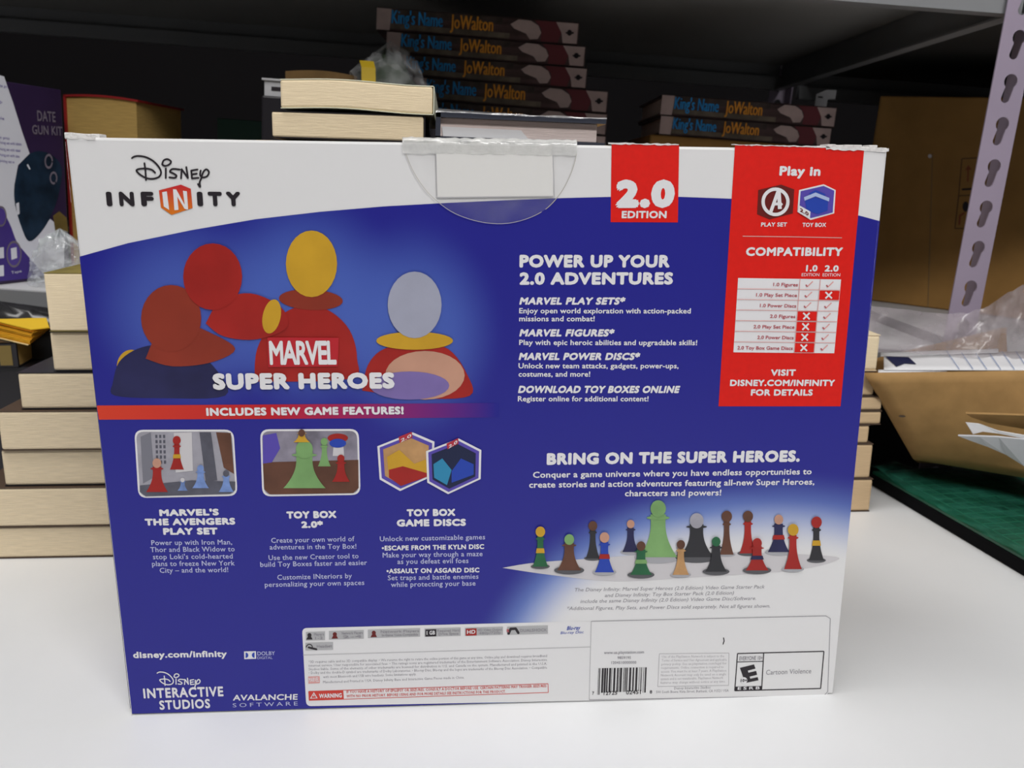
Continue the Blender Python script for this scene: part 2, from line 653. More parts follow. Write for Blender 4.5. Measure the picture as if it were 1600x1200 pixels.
k5 = lambda pts, ox=1100, oy=220: [(ox + x / 5.3333, oy + y / 5.3333) for x, y in pts]
DKRED = mat('dark_red_print', (0.14, 0.012, 0.01), 0.45, 0.35)
PURP = mat('violet_blue_print', (0.10, 0.07, 0.42), 0.45, 0.35)
MIDBLUE = mat('mid_blue_print', (0.02, 0.06, 0.42), 0.45, 0.35)
LTBLUE = mat('pale_blue_print', (0.42, 0.52, 0.78), 0.45, 0.35)
p = box_print()
p.poly(k5([(450, 410), (640, 365), (750, 405), (738, 605), (545, 655), (440, 612)]), DKRED, 3)
p.ring(1211, 315.3, 16.8, 22, INK_W, 5, sy=1.02)
p.stroke(k5([(548, 604), (618, 408)]), 5.2, INK_W, 5, caps=False)
p.stroke(k5([(618, 405), (628, 568)]), 6.0, INK_W, 5, caps=False)
p.stroke(k5([(572, 528), (628, 524)]), 4.4, INK_W, 5, caps=False)
p.poly(k5([(628, 500), (655, 528), (628, 560)]), INK_W, 5)
p.build('round_emblem', rp)
p = box_print()
p.poly(k5([(790, 410), (995, 362), (1095, 410), (1082, 605), (885, 660), (775, 592)]), INK_W, 3)
p.poly(k5([(803, 420), (994, 376), (1082, 416), (1069, 597), (887, 644), (790, 586)]), PURP, 4)
p.poly(k5([(838, 500), (925, 468), (1030, 502), (1026, 582), (940, 612), (850, 575)]), MIDBLUE, 5)
p.poly(k5([(828, 470), (925, 430), (1040, 476), (1036, 505), (925, 462), (834, 498)]), LTBLUE, 6)
p.poly(k5([(870, 440), (925, 408), (1010, 446), (1000, 460), (925, 428), (880, 450)]), MIDBLUE, 6)
p.poly(k5([(785, 535), (882, 590), (876, 652), (775, 592)]), INK_W, 7)
p.text('2.0', 1248.5, 330, 1262, 337.5, 5.5, DKRED, 0.05, layer=8)
p.build('toy_box_emblem', rp)

p = box_print()
TQ = [(1153, 434.2), (1313.7, 436.6), (1303, 551.8), (1145.6, 550.3)]


def tq(u, v):
    a, b_, c, d = TQ
    return ((a[0] * (1 - u) + b_[0] * u) * (1 - v) + (d[0] * (1 - u) + c[0] * u) * v,
            (a[1] * (1 - u) + b_[1] * u) * (1 - v) + (d[1] * (1 - u) + c[1] * u) * v)


p.poly(TQ, INK_W, 3)
rows = ['1.0 Figures', '1.0 Play Set Piece', '1.0 Power Discs', '2.0 Figures', '2.0 Play Set Piece', '2.0 Power Discs', '2.0 Toy Box Game Discs']
wid = [0.24, 0.40, 0.355, 0.25, 0.405, 0.36, 0.55]
c1, c2 = 0.6, 0.797
crosses = {(1, 2), (3, 1), (4, 1), (5, 1), (6, 1)}
for r, tx in enumerate(rows):
    v = (r + 0.72) / 7
    a, e = tq(0.585 - wid[r], v), tq(0.585, v)
    p.text(tx, a[0], a[1], e[0], e[1], 5.4, RED_INK, 0.03, layer=4, sp=1.0)
    for cidx, (u0, u1) in ((1, (c1, c2)), (2, (c2, 1.0))):
        x, y = tq((u0 + u1) / 2 - 0.01, (r + 0.5) / 7)
        if (r, cidx) in crosses:
            p.poly([tq(u0 + .004, r / 7 + .01), tq(u1 - .004, r / 7 + .01), tq(u1 - .004, (r + 1) / 7 - .008), tq(u0 + .004, (r + 1) / 7 - .008)], RED, 4)
            p.stroke([(x - 4.5, y - 5), (x + 5.5, y + 5)], 2.6, INK_W, 5, caps=False)
            p.stroke([(x + 5.5, y - 5), (x - 4.5, y + 5)], 2.6, INK_W, 5, caps=False)
        else:
            p.stroke([(x - 4.5, y + 0.5), (x - 2.2, y + 3.6)], 2.0, RED_INK, 5, caps=False)
            p.stroke([(x - 2.2, y + 3.8), (x + 6.5, y - 4.6)], 1.7, PINK_INK, 4, caps=False)
for r in range(1, 7):
    p.stroke([tq(0, r / 7), tq(1, r / 7)], 0.9, PINK_INK, 6, caps=False)
for u in (c1, c2):
    p.stroke([tq(u, 0), tq(u, 1)], 0.9, PINK_INK, 6, caps=False)
p.build('compatibility_table', rp)

# ---- headings and running text in white on the blue
p = box_print()
p.text('POWER UP YOUR', 811.5, 418, 1046, 418, 20, INK_W, 0.080)
p.text('2.0 ADVENTURES', 811.5, 445, 1051, 444.5, 19.5, INK_W, 0.080)
for tx, x0, y0, x1 in (('MARVEL PLAY SETS*', 811, 476, 975), ('MARVEL FIGURES*', 811, 525.7, 958),
                       ('MARVEL POWER DISCS*', 810, 562.5, 998), ('DOWNLOAD TOY BOXES ONLINE', 809, 614, 1060)):
    p.text(tx, x0, y0, x1, y0, 11.5, INK_W, 0.078, slant=0.22)
p.text('SUPER HEROES', 334, 608.3, 617, 606.3, 25.5, INK_W, 0.090, layer=9)
p.text('INCLUDES NEW GAME FEATURES!', 323, 649.5, 631, 647, 12.5, INK_W, 0.078, layer=4)
p.text("MARVEL'S", 249.6, 806.3, 342.4, 805, 10.5, INK_W, 0.088)
p.text('THE AVENGERS', 227, 821, 368, 819.4, 10.8, INK_W, 0.088)
p.text('PLAY SET', 255.6, 835.5, 340.6, 834.8, 10.8, INK_W, 0.088)
p.text('TOY BOX', 448, 810.2, 526, 809, 11.3, INK_W, 0.088)
p.text('2.0*', 471, 824.8, 505, 824.2, 10.5, INK_W, 0.088)
p.text('TOY BOX', 635.6, 806.6, 711.6, 805.8, 11.2, INK_W, 0.088)
p.text('GAME DISCS', 620, 822.6, 728, 821.4, 11.2, INK_W, 0.088)
p.text('BRING ON THE SUPER HEROES.', 854, 726.3, 1249, 721.3, 18.5, INK_W, 0.085)
p.build('heading_lettering', gb)
p = box_print()
for tx, x0, y0, x1, y1, cap in (
        ('Enjoy open world exploration with action-packed', 811, 489.5, 1079, 489.8, 8.4), ('missions and combat!', 811, 502, 929, 502, 8.4),
        ('Play with epic heroic abilities and upgradable skills!', 811, 539, 1089, 539.4, 8.4),
        ('Unlock new team attacks, gadgets, power-ups,', 810, 575.5, 1060, 575.5, 8.4), ('costumes, and more!', 810, 588.5, 922, 588.5, 8.4),
        ('Register online for additional content!', 809, 627, 1013, 627, 8.4),
        ('Conquer a game universe where you have endless opportunities to', 832.5, 746.5, 1267.6, 741, 9.6),
        ('create stories and action adventures featuring all-new Super Heroes,', 826.5, 762, 1272, 757, 9.6),
        ('characters and powers!', 976, 775.3, 1126.5, 774, 9.6)):
    p.text(tx, x0, y0, x1, y1, cap, INK_W, 0.034, sp=1.03, res=2)
for tx, x0, y0, x1, y1 in (
        ('Power up with Iron Man,', 237, 851.6, 363, 850.4), ('Thor and Black Widow to', 235.4, 862.4, 367, 861.2),
        ("stop Loki's cold-hearted", 239.4, 873.6, 364, 872.4), ('plans to freeze New York', 238, 884.4, 367, 883.2),
        ('City \u2013 and the world!', 250, 894.8, 357, 893.6),
        ('Create your own world of', 424, 848, 554, 845.3), ('adventures in the Toy Box!', 421.6, 858.4, 557, 857),
        ('Use the new Creator tool to', 420, 875, 560.4, 872), ('build Toy Boxes faster and easier', 407, 885.6, 573.6, 882.4),
        ('Customize INteriors by', 433.6, 905.6, 550, 903), ('personalizing your own spaces', 414, 917, 569.4, 913.6),
        ('Unlock new customizable games', 593.6, 845.6, 758, 842.4), ('Make your way through a maze', 598, 871, 754, 868.6),
        ('as you defeat evil foes', 621, 881, 732, 879.4), ('Set traps and battle enemies', 606, 906.4, 747.6, 904),
        ('while protecting your base', 611, 917, 743, 914.6)):
    p.text(tx, x0, y0, x1, y1, 7.8, INK_B, 0.018, sp=1.05, res=2)
for tx, x0, y0, x1, y1 in (('\u2022ESCAPE FROM THE KYLN DISC', 596.6, 860, 756.4, 857.4), ('\u2022ASSAULT ON ASGARD DISC', 604, 895.8, 749, 894)):
    p.text(tx, x0, y0, x1, y1, 7.6, INK_W, 0.06)
p.build('body_lettering', gb)
p = box_print()
for tx, x0, y0, x1, y1 in (
        ('The Disney Infinity: Marvel Super Heroes (2.0 Edition) Video Game Starter Pack', 897, 924, 1194, 919),
        ('and Disney Infinity: Toy Box Starter Pack (2.0 Edition)', 944.5, 932.7, 1146, 928.5),
        ('include the same Disney Infinity (2.0 Edition) Video Game Disc/Software.', 906.7, 942, 1181, 937),
        ('*Additional Figures, Play Sets, and Power Discs sold separately. Not all figures shown.', 885, 953, 1203, 949)):
    p.text(tx, x0, y0, x1, y1, 5.4, GREY_INK, 0.0, slant=0.2, res=2)
p.build('small_print', gb)

# ---- red stripe fading to the right
STRIPE = mat('fading_red_stripe', (0.7, 0.02, 0.01), 0.42, 0.35)
nt, bs, L = NT(STRIPE)
tc = nt.nodes.new('ShaderNodeTexCoord')
sp_ = nt.nodes.new('ShaderNodeSeparateXYZ')
L(tc.outputs['Object'], sp_.inputs[0])
mr = nt.nodes.new('ShaderNodeMapRange')
mr.inputs[1].default_value = aty(420, 640).x
mr.inputs[2].default_value = aty(775, 640).x
L(sp_.outputs[0], mr.inputs[0])
mr2 = nt.nodes.new('ShaderNodeMapRange')
mr2.inputs[1].default_value = aty(160, 640).x
mr2.inputs[2].default_value = aty(420, 640).x
L(sp_.outputs[0], mr2.inputs[0])
cc = mixrgb(nt, mr2.outputs[0], (0.70, 0.05, 0.02), (0.55, 0.012, 0.02))
L(mixrgb(nt, mr.outputs[0], cc, BLUE_C), bs.inputs['Base Color'])
p = box_print()
p.poly([(151.5, 633.5), (400, 632), (780, 629.5), (780, 652), (400, 654.5), (155, 655.5)], STRIPE, 2)
p.build('red_stripe', gb)

# ---- picture of three plain game pawns (generic stand-ins) and the title plate
RUST = mat('rust_red_print', (0.27, 0.035, 0.018), 0.42, 0.35, var=0.12, scale=40)
HRED = mat('deep_red_print', (0.36, 0.018, 0.014), 0.42, 0.35, var=0.15, scale=35)
GOLD = mat('gold_print', (0.60, 0.34, 0.025), 0.42, 0.35, var=0.10, scale=40)
NAVY = mat('navy_print', (0.022, 0.022, 0.085), 0.42, 0.35, var=0.2, scale=50)
SILVER = mat('silver_grey_print', (0.37, 0.38, 0.48), 0.42, 0.35, var=0.08, scale=40)
PEACH = mat('peach_print', (0.56, 0.30, 0.21), 0.42, 0.35, var=0.08, scale=40)
LILAC = mat('lilac_print', (0.22, 0.16, 0.42), 0.42, 0.35, var=0.15, scale=30)
PALE = mat('pale_print', (0.62, 0.60, 0.62), 0.42, 0.35)


def pawn(p, x, yb, h, w_, body, head, band=None, layer=2, base=None):
    """flat picture of a plain board game pawn"""
    pts = []
    n = 14
    prof = [(w_ * (0.5 - 0.30 * (i / n) ** 0.8 - 0.10 * math.sin(math.pi * i / n)), h * 0.76 * i / n) for i in range(n + 1)]
    p.poly([(x - q, yb - z) for q, z in prof] + [(x + q, yb - z) for q, z in reversed(prof)], body, layer)
    p.disc(x, yb - h * 0.70, w_ * 0.30, h * 0.035, body, layer + 1)
    if band:
        p.poly([(x - w_ * .29, yb - h * .34), (x + w_ * .29, yb - h * .34), (x + w_ * .24, yb - h * .46), (x - w_ * .24, yb - h * .46)], band, layer + 1)
    r = max(h * 0.12, w_ * 0.2)
    p.disc(x, yb - h + r, r, r * 1.1, head, layer + 2)
    if base:
        p.disc(x, yb, w_ * 0.62, w_ * 0.17, base, layer - 1)


p = box_print()
# left: a rust red pawn on a navy foot; middle: a tall red pawn with a gold collar; right: a grey pawn on a peach foot
p.poly(curve([(176, 600), (186, 566), (215, 545), (255, 538), (300, 545), (340, 580), (352, 618), (260, 622), (180, 618), (176, 600)]), NAVY, 2)
p.disc(203, 570, 20, 24, GOLD, 1, rot=.3)
p.poly(curve([(228, 560), (248, 520), (285, 505), (330, 520), (368, 545), (330, 566), (270, 572), (228, 560)]), RUST, 4)
p.disc(268, 497, 47, 52, RUST, 5)
p.poly(curve([(398, 596), (402, 545), (430, 500), (470, 478), (512, 484), (546, 515), (558, 560), (545, 592), (398, 596)]), HRED, 3)
p.disc(486, 468, 50, 16, RUST, 4, rot=.05)
p.disc(487, 412, 40, 52, GOLD, 5)
p.poly(curve([(322, 505), (345, 470), (392, 458), (440, 480), (448, 512), (400, 530), (350, 525), (322, 505)]), HRED, 6)
p.disc(425, 494, 14, 27, GOLD, 7, rot=.2)
p.disc(333, 432, 46, 52, HRED, 7)
p.poly(curve([(566, 610), (575, 570), (600, 545), (650, 535), (700, 545), (730, 585), (734, 618), (660, 622), (566, 610)]), HRED, 3)
p.disc(664, 586, 62, 38, PEACH, 4)
p.disc(640, 602, 62, 22, LILAC, 5)
p.disc(648, 532, 60, 14, GOLD, 6)
p.disc(648, 476, 42, 52, SILVER, 7)
p.build('pawn_picture', gb)

p = box_print()
p.poly([(418.5, 526.7), (529.8, 527.2), (528, 572), (420, 573)], mat('plate_red_print', (0.50, 0.02, 0.03), 0.42, 0.35), 8)
p.text('MARVEL', 422.5, 569.5, 526.5, 569, 37.5, INK_W, 0.045, layer=9, sp=0.9)
p.build('title_plate', gb)

# ---- picture panels (plain generic scenes)
BROWN = mat('brown_print', (0.12, 0.05, 0.03), 0.45, 0.35, var=0.25, scale=60)
GREEN = mat('green_print', (0.20, 0.38, 0.14), 0.45, 0.35, var=0.15, scale=60)
DGREEN = mat('dark_green_print', (0.02, 0.12, 0.05), 0.45, 0.35, var=0.2, scale=60)
STONE = mat('stone_grey_print', (0.36, 0.35, 0.40), 0.45, 0.35, var=0.12, scale=120)
STONE_D = mat('dark_stone_print', (0.10, 0.10, 0.13), 0.45, 0.35, var=0.2, scale=120)
ICE = mat('ice_blue_print', (0.18, 0.28, 0.58), 0.45, 0.35, var=0.3, scale=160)
SAND = mat('sand_print', (0.50, 0.28, 0.12), 0.45, 0.35, var=0.2, scale=90)
p = box_print()
Q = [(210, 671.4), (365, 671), (371.5, 774.5), (216.5, 778)]
p.rrect(Q, 14, INK_W, 2)
p.rrect([(213, 674.4), (362.5, 674), (368.5, 771.8), (219.5, 775)], 12, STONE, 3)
p.poly([(220, 682), (236, 675), (242, 745), (224, 755)], mat('shade_grey_print', (0.20, 0.2, 0.24), .45, .35), 4)
for r in range(6):
    for c in range(3):
        x, y = 243 + c * 6 + r * 0.3, 679 + r * 8
        p.poly([(x, y), (x + 3.5, y), (x + 3.6, y + 5), (x + .1, y + 5)], STONE_D, 4)
p.poly([(272, 676), (300, 675), (302, 735), (275, 738)], PALE, 4)
p.poly([(312, 675), (330, 675), (340, 750), (322, 752)], STONE_D, 4)
p.poly([(338, 675), (361, 676), (366, 740), (350, 730)], BROWN, 4)
p.poly([(219, 758), (300, 750), (368, 752), (368, 765), (360, 771), (228, 775), (219, 768)], STONE_D, 4)
pawn(p, 277, 733, 52, 22, HRED, HRED, GOLD, 5)
pawn(p, 246, 768, 52, 34, HRED, PEACH, None, 5)
pawn(p, 314, 762, 36, 26, ICE, ICE, None, 5)
pawn(p, 354, 768, 34, 24, ICE, STONE_D, None, 5)
pawn(p, 286, 766, 20, 16, ICE, PALE, None, 5)
p.build('street_picture', gb)
p = box_print()
p.rrect([(406.5, 670.6), (560.6, 670), (563.5, 773), (410, 775.5)], 14, INK_W, 2)
p.rrect([(409.5, 673.6), (557.8, 673), (560.5, 770.2), (413, 772.5)], 12, mat('warm_grey_print', (0.26, 0.24, 0.30), .45, .35, var=0.4, scale=70), 3)
p.poly([(411, 722), (560, 718), (560.5, 762), (552, 770), (422, 772), (413, 764)], BROWN, 4)
p.poly([(411, 680), (432, 676), (438, 700), (425, 722), (411, 724)], PURP, 4)
p.disc(528, 684, 16, 7, HRED, 4)
p.poly([(522, 688), (536, 688), (538, 712), (520, 712)], PALE, 4)
p.disc(528, 692, 13, 7, MIDBLUE, 5)
pawn(p, 476, 762, 74, 66, GREEN, GREEN, None, 6)
pawn(p, 533, 752, 42, 28, HRED, HRED, None, 6)
pawn(p, 472, 690, 20, 26, GOLD, BROWN, None, 9)
pawn(p, 507, 728, 44, 20, GREEN, GREEN, None, 5)
p.build('playground_picture', gb)
k1 = lambda pts: [(180 + x / 2.7586, 340 + y / 2.7586) for x, y in pts]


def hexdisc(q, tagq, fill, marks, ly):
    p = box_print()
    c = [sum(v[0] for v in q) / 6, sum(v[1] for v in q) / 6]
    ins = lambda s_: [(c[0] + (x - c[0]) * s_, c[1] + (y - c[1]) * s_) for x, y in q]
    p.poly(k1(q), INK_W, ly)
    p.poly(k1(ins(0.92)), PURP, ly + 1)
    p.poly(k1(ins(0.80)), fill, ly + 2)
    for pts, mt in marks:
        p.poly(k1(pts), mt, ly + 3)
    p.poly(k1(tagq), mat('tag_red_print', (0.45, 0.03, 0.05), .45, .35), ly + 2)
    a, e = k1([tagq[3], tagq[2]])
    p.text('2.0', a[0] + 2, a[1] - 1, e[0] - 2, e[1] - 1, 5, INK_W, 0.03, layer=ly + 3)
    return p.build('disc_picture', gb)


hexdisc([(1130, 985), (1282, 925), (1376, 965), (1372, 1112), (1228, 1178), (1140, 1128)], [(1222, 944), (1278, 922), (1282, 946), (1226, 970)], SAND,
[([(1172, 1030), (1225, 1000), (1290, 1060), (1340, 1040), (1345, 1115), (1232, 1155), (1180, 1115)], GOLD), ([(1180, 1085), (1240, 1070), (1345, 1100), (1345, 1115), (1232, 1155), (1180, 1118)], HRED)], 2)
hexdisc([(1340, 1005), (1480, 950), (1578, 1000), (1575, 1125), (1435, 1190), (1345, 1140)], [(1428, 972), (1478, 948), (1480, 972), (1432, 996)],
        mat('night_print', (0.012, 0.018, 0.06), .45, .35),
        [([(1372, 1060), (1410, 1035), (1450, 1085), (1430, 1150), (1375, 1118)], mat('cyan_print', (0.03, 0.25, 0.45), .45, .35)),
         ([(1450, 1090), (1490, 1035), (1545, 1060), (1545, 1105), (1450, 1140)], MIDBLUE)], 6)

# ---- row of small pawn figures on clear bases
p = box_print()
p.poly(curve([(785, 887), (835, 879), (930, 872), (1090, 862), (1290, 868), (1300, 878), (1230, 892), (1080, 902), (960, 908), (860, 898), (785, 887)]), PALE, 2)
SHADOW = mat('clear_base_print', (0.40, 0.40, 0.43), .45, .35)  # grey print of the clear figure bases
DBASE = mat('dark_base_print', (0.10, 0.10, 0.11), .45, .35)
BLK = mat('charcoal_print', (0.03, 0.03, 0.035), .45, .35)
figs = [(926, 872, 58, 22, BLK, BROWN, None, DBASE), (985, 862, 50, 26, NAVY, PEACH, None, SHADOW), (1028, 870, 88, 60, GREEN, GREEN, None, SHADOW),
        (1088, 870, 68, 54, BLK, STONE, None, DBASE), (1135, 866, 68, 22, BROWN, BROWN, None, SHADOW), (1168, 864, 66, 26, HRED, BROWN, None, DBASE),
        (1216, 862, 58, 34, NAVY, PEACH, HRED, SHADOW), (1275, 875, 68, 24, BLK, HRED, GOLD, DBASE),
        (844, 884, 62, 24, DGREEN, GOLD, GOLD, DBASE), (889, 890, 56, 38, BROWN, GREEN, None, DBASE), (944, 893, 62, 30, MIDBLUE, PEACH, HRED, SHADOW),
        (1001, 897, 52, 34, DGREEN, BROWN, GREEN, DBASE), (1063, 897, 54, 26, SAND, BROWN, None, SHADOW), (1118, 892, 54, 34, BLK, DGREEN, None, DBASE),
        (1182, 890, 50, 36, HRED, HRED, NAVY, DBASE), (1238, 888, 70, 28, HRED, GOLD, None, SHADOW)]
for i, (x, yb, h, w_, bd, hd, bnd, bs_) in enumerate(figs):
    pawn(p, x, yb, h, w_, bd, hd, bnd, 4 + (4 if i >= 8 else 0), bs_)
p.build('figure_row_picture', gb)

# ---- white information label along the bottom
p = box_print()
LAB = [(472, 981), (1298, 961.3), (1293.7, 1087), (478.6, 1103)]
p.rrect(LAB, 8, WHITE, 2)
p.stroke([(923.6, 970.4), (1290, 961.9), (1297, 966), (1293, 1080), (1287, 1086.4), (920.5, 1093)], 0.9, GREY_INK, 3, caps=False)
p.stroke([(923.6, 970.4), (920.5, 1093)], 0.9, PALE_INK, 3, caps=False)
p.stroke([(473.5, 1023), (922, 1010.4)], 0.9, PALE_INK, 3, caps=False)
lab = p.build('information_label', gb)
k3 = lambda x, y: (460 + x / 3.3333, 960 + y / 3.3333)
CHIP = mat('grey_chip_print', (0.46, 0.46, 0.47), .5, .3)
p = box_print()
chips = [((60, 90, 160, 135), 'Players', '1-2', BLACK), ((180, 85, 362, 130), 'Network Players', '2-4', DKRED), ((383, 78, 655, 122), 'Network Players', 'In-Game Voice Compatible', DKRED),
         ((678, 72, 866, 115), 'Required Hard', 'Drive Space', BLACK), ((888, 68, 1086, 110), 'HD Video Output', '480p/720p', HRED),
         ((1108, 62, 1320, 105), 'DUALSHOCK', '', RED_INK), ((58, 146, 202, 186), 'Headset', '', BLACK)]
for (x0, y0, x1, y1), ta, tb, ic in chips:
    sl = -(x1 - x0) * 0.03
    p.poly([k3(x0, y0), k3(x1, y0 + sl), k3(x1, y1 + sl), k3(x0, y1)], CHIP, 3)
    iw = min(62, (x1 - x0) * .38)
    a = k3(x0 + iw / 2, (y0 + y1) / 2)
    if ta == 'Players' or ic is DKRED:
        p.disc(a[0], a[1] - 2, 3.2, 3.2, ic, 4)
        p.poly([(a[0] - 5, a[1] + 5), (a[0] - 2, a[1] - 1), (a[0] + 2, a[1] - 1), (a[0] + 5, a[1] + 4.6)], ic, 4)
    elif ta == 'DUALSHOCK':
        p.stroke([(a[0] - 7, a[1] + 4), (a[0] - 4, a[1] - 3), (a[0] + 4, a[1] - 3.5), (a[0] + 8, a[1] + 3)], 4, BLACK, 4)
        p.text('R', a[0] - 10, a[1] + 2, a[0] - 6, a[1] + 2, 5, RED_INK, .05, layer=5)
    elif ta == 'Headset':
        p.ring(a[0] - 2, a[1] + 1, 4, 5.5, BLACK, 4, a0=math.pi, a1=2 * math.pi)
        p.stroke([(a[0] - 3, a[1] + 1), (a[0] + 9, a[1] + 4)], 3, BLACK, 4)
    else:
        p.poly([(a[0] - 8, a[1] - 5), (a[0] + 9, a[1] - 5.6), (a[0] + 9, a[1] + 5.4), (a[0] - 8, a[1] + 6)], ic, 4)
        p.text('1 GB' if ic is BLACK else 'HD', a[0] - 6, a[1] + 3, a[0] + 7, a[1] + 2.4, 6, INK_W, .04, layer=5)
    xa, xb = x0 + iw + 5, x1 - 5
    if tb:
        p.text(ta, *k3(xa, y0 + 20 + sl * .4), *k3(xb, y0 + 20 + sl), 4.0, GREY_INK, .02, layer=4, res=2)
        p.text(tb, *k3(xa + 6, y1 - 6 + sl * .4), *k3(xb - 6, y1 - 6 + sl), 3.8, GREY_INK, .02, layer=4, res=2)
    else:
        p.text(ta, *k3(xa, y1 - 13 + sl * .4), *k3(xb, y1 - 13 + sl), 4.6, GREY_INK, .02, layer=4, res=2)
p.text('Blu-ray', *k3(1418, 80), *k3(1486, 77), 6, MIDBLUE, .03, slant=.2, layer=3)
p.text('Blu-ray Disc', *k3(1385, 101), *k3(1505, 96), 4, MIDBLUE, .0, slant=.2, layer=3)
p.build('feature_icons', lab)
p = box_print()
fine = ['*3D requires cable and no 3D compatible display. \u2022 We reserve the right to retire the online portion of this game at any time. Online play and download requires broadband',
        'internet service. User responsible for associated fees. \u2022 The ratings icons are registered trademarks of the Entertainment Software Association. Disney Interactive',
        'Studios liable. Some of the elements of other trademarks are licensed for distribution in U.S. and Canada on the system. Manufactured and printed in the U.S.A.',
        '\u2022 Dolby and the double-D symbol are trademarks of Dolby Laboratories. \u2022 Blu-ray Disc, Blu-ray and the logos are trademarks of the Blu-ray Disc Association. \u2022 Compatible']
for i, tx in enumerate(fine):
    p.text(tx, *k3(75, 252 + i * 19), *k3(1315, 220 + i * 20.3), 3.9, GREY_INK, 0.0, layer=3, res=1)
p.text('with most Bluetooth and USB wire headsets. Some limitations apply.', *k3(150, 330), *k3(635, 315), 3.9, GREY_INK, 0, layer=3, res=1)
p.text('Manufactured and Printed in USA. Disney Infinity Base and Interactive Game Pieces made in China.', *k3(150, 357), *k3(885, 332), 3.9, GREY_INK, 0, layer=3, res=1)
p.poly([k3(72, 322), k3(132, 320), k3(133, 356), k3(73, 359)], PINK_INK, 3)
p.text('MARVEL', *k3(76, 350), *k3(129, 348), 7, INK_W, .03, layer=4)
p.text('www.us.playstation.com', 943.5, 1021.5, 1006, 1020.4, 4.6, GREY_INK, .02, layer=3, res=2)
p.text('9859195', 964.5, 1029.3, 985.5, 1029, 4.2, GREY_INK, .02, layer=3, res=2)
p.text('1204510000000', 955, 1037, 994, 1036.5, 4.2, GREY_INK, .02, layer=3, res=2)
k2 = lambda x, y: (900 + x / 3.7209, 950 + y / 3.7209)
p.frame_line([k2(484, 264), k2(888, 260), k2(886, 448), k2(474, 455)], 0.8, PALE_INK, 3)
for i, tx in enumerate(['Use of the PlayStation Network is subject to the', 'Terms of Service and User Agreement and applicable', 'privacy policy. See us.playstation.com/legal for',
                        'requirements. Online connection is required to', 'access. You must be at least 7 years. A PlayStation', 'Network Account may only be used on a single',
                        'system and is not transferable. PlayStation Network', 'features may change without notice at any time.']):
    p.text(tx, *k2(498 - i * 1.2, 288 + i * 21.6), *k2((876 if i % 3 else 860) - i * 1.0, 284 + i * 21), 3.8, PALE_INK, 0, layer=3, res=1)
p.text('Disney Interactive Studios', *k2(570, 472), *k2(780, 466), 4, GREY_INK, 0, layer=3, res=1)
p.text('500 South Buena Vista Street, Burbank, CA 91521 USA', *k2(465, 494), *k2(886, 485), 4, GREY_INK, 0, layer=3, res=1)
p.stroke([k2(857, 172), k2(860, 190), k2(854, 208)], 1.6, BLACK, 3)
p.build('legal_lettering', lab)
p = box_print()
WRED = mat('warning_red_print', (0.62, 0.05, 0.035), .45, .35)
p.frame_line([k3(75, 399), k3(1320, 359), k3(1322, 405), k3(77, 446)], 0.9, WRED, 3)
p.poly([k3(73, 399), k3(255, 393), k3(258, 440), k3(76, 446)], WRED, 3)
p.poly([k3(82, 436), k3(122, 434), k3(102, 402)], INK_W, 4)
p.poly([k3(89, 432), k3(115, 431), k3(102, 409)], WRED, 5)
p.stroke([k3(102, 414), k3(102.5, 424)], 1.2, INK_W, 6)
p.text('WARNING', *k3(130, 434), *k3(248, 430), 7, INK_W, .055, layer=4)
p.text('IF YOU HAVE A HISTORY OF EPILEPSY OR SEIZURES, CONSULT A DOCTOR BEFORE USE. CERTAIN PATTERNS MAY TRIGGER SEIZURES', *k3(272, 409), *k3(1312, 377), 4.2, WRED, .02, layer=3, res=1)
p.text('WITH NO PRIOR HISTORY. BEFORE USING AND FOR MORE DETAILS SEE INSTRUCTIONS FOR THIS PRODUCT.', *k3(272, 431), *k3(1100, 406), 4.2, WRED, .02, layer=3, res=1)
p.build('warning_strip', lab)
p = box_print()
rng = random.Random(3)
x = 0.0
bars = []
while x < 1:
    wv = rng.choice((0.010, 0.010, 0.02, 0.03, 0.04))
    bars.append((x, min(1, x + wv)))
    x += wv + rng.choice((0.010, 0.012, 0.022, 0.03))
for i, (a, e) in enumerate(bars):
    lng = 1.0 if (i < 2 or i > len(bars) - 3) else 0.93
    f_ = lambda u, v: (934.9 + u * 75.8 - v * 1.6, 1043.6 - u * 1.6 + v * (41.5 - u * 2))
    p.poly([f_(a, 0), f_(e, 0), f_(e, lng), f_(a, lng)], BLACK, 3)
p.text('12725', 943, 1085.5, 964, 1084.8, 6, BLACK, .02, layer=3)
p.text('02451', 978, 1084.4, 1001, 1083.6, 6, BLACK, .02, layer=3)
p.text('7', 925, 1085, 928, 1085, 5, BLACK, .02, layer=3)
p.text('8', 1015, 1083, 1018.5, 1083, 5, BLACK, .02, layer=3)
p.build('barcode', lab)
p = box_print()
E0 = [k2(938, 263), k2(1440, 250), k2(1421, 466), k2(922, 479)]
p.frame_line(E0, 1.6, BLACK, 3)
p.stroke([k2(1090, 260), k2(1078, 475)], 1.6, BLACK, 3, caps=False)
p.stroke([k2(936, 312), k2(1087, 308)], 1.2, BLACK, 3, caps=False)
p.poly([k2(924, 455), k2(1079, 451), k2(1078, 475), k2(922, 479)], BLACK, 3)
p.text('ESRB', *k2(938, 473), *k2(1066, 469.5), 4.4, INK_W, .03, layer=4, sp=1.5)
p.text('EVERYONE 10+', *k2(948, 303), *k2(1082, 299), 6.2, GREY_INK, .03, layer=3)
ee = [(952, 346), (1034, 326), (1042, 350), (998, 362), (1001, 374), (1046, 364), (1052, 386), (1008, 397), (1012, 409), (1055, 400), (1060, 418), (982, 434)]
p.poly([k2(*q) for q in ee], BLACK, 3)
a = k2(974, 418)
p.disc(a[0], a[1], 5.4, 5.0, INK_W, 4)
p.text('10+', a[0] - 5, a[1] + 2.4, a[0] + 5, a[1] + 2, 4.6, BLACK, .05, layer=5)
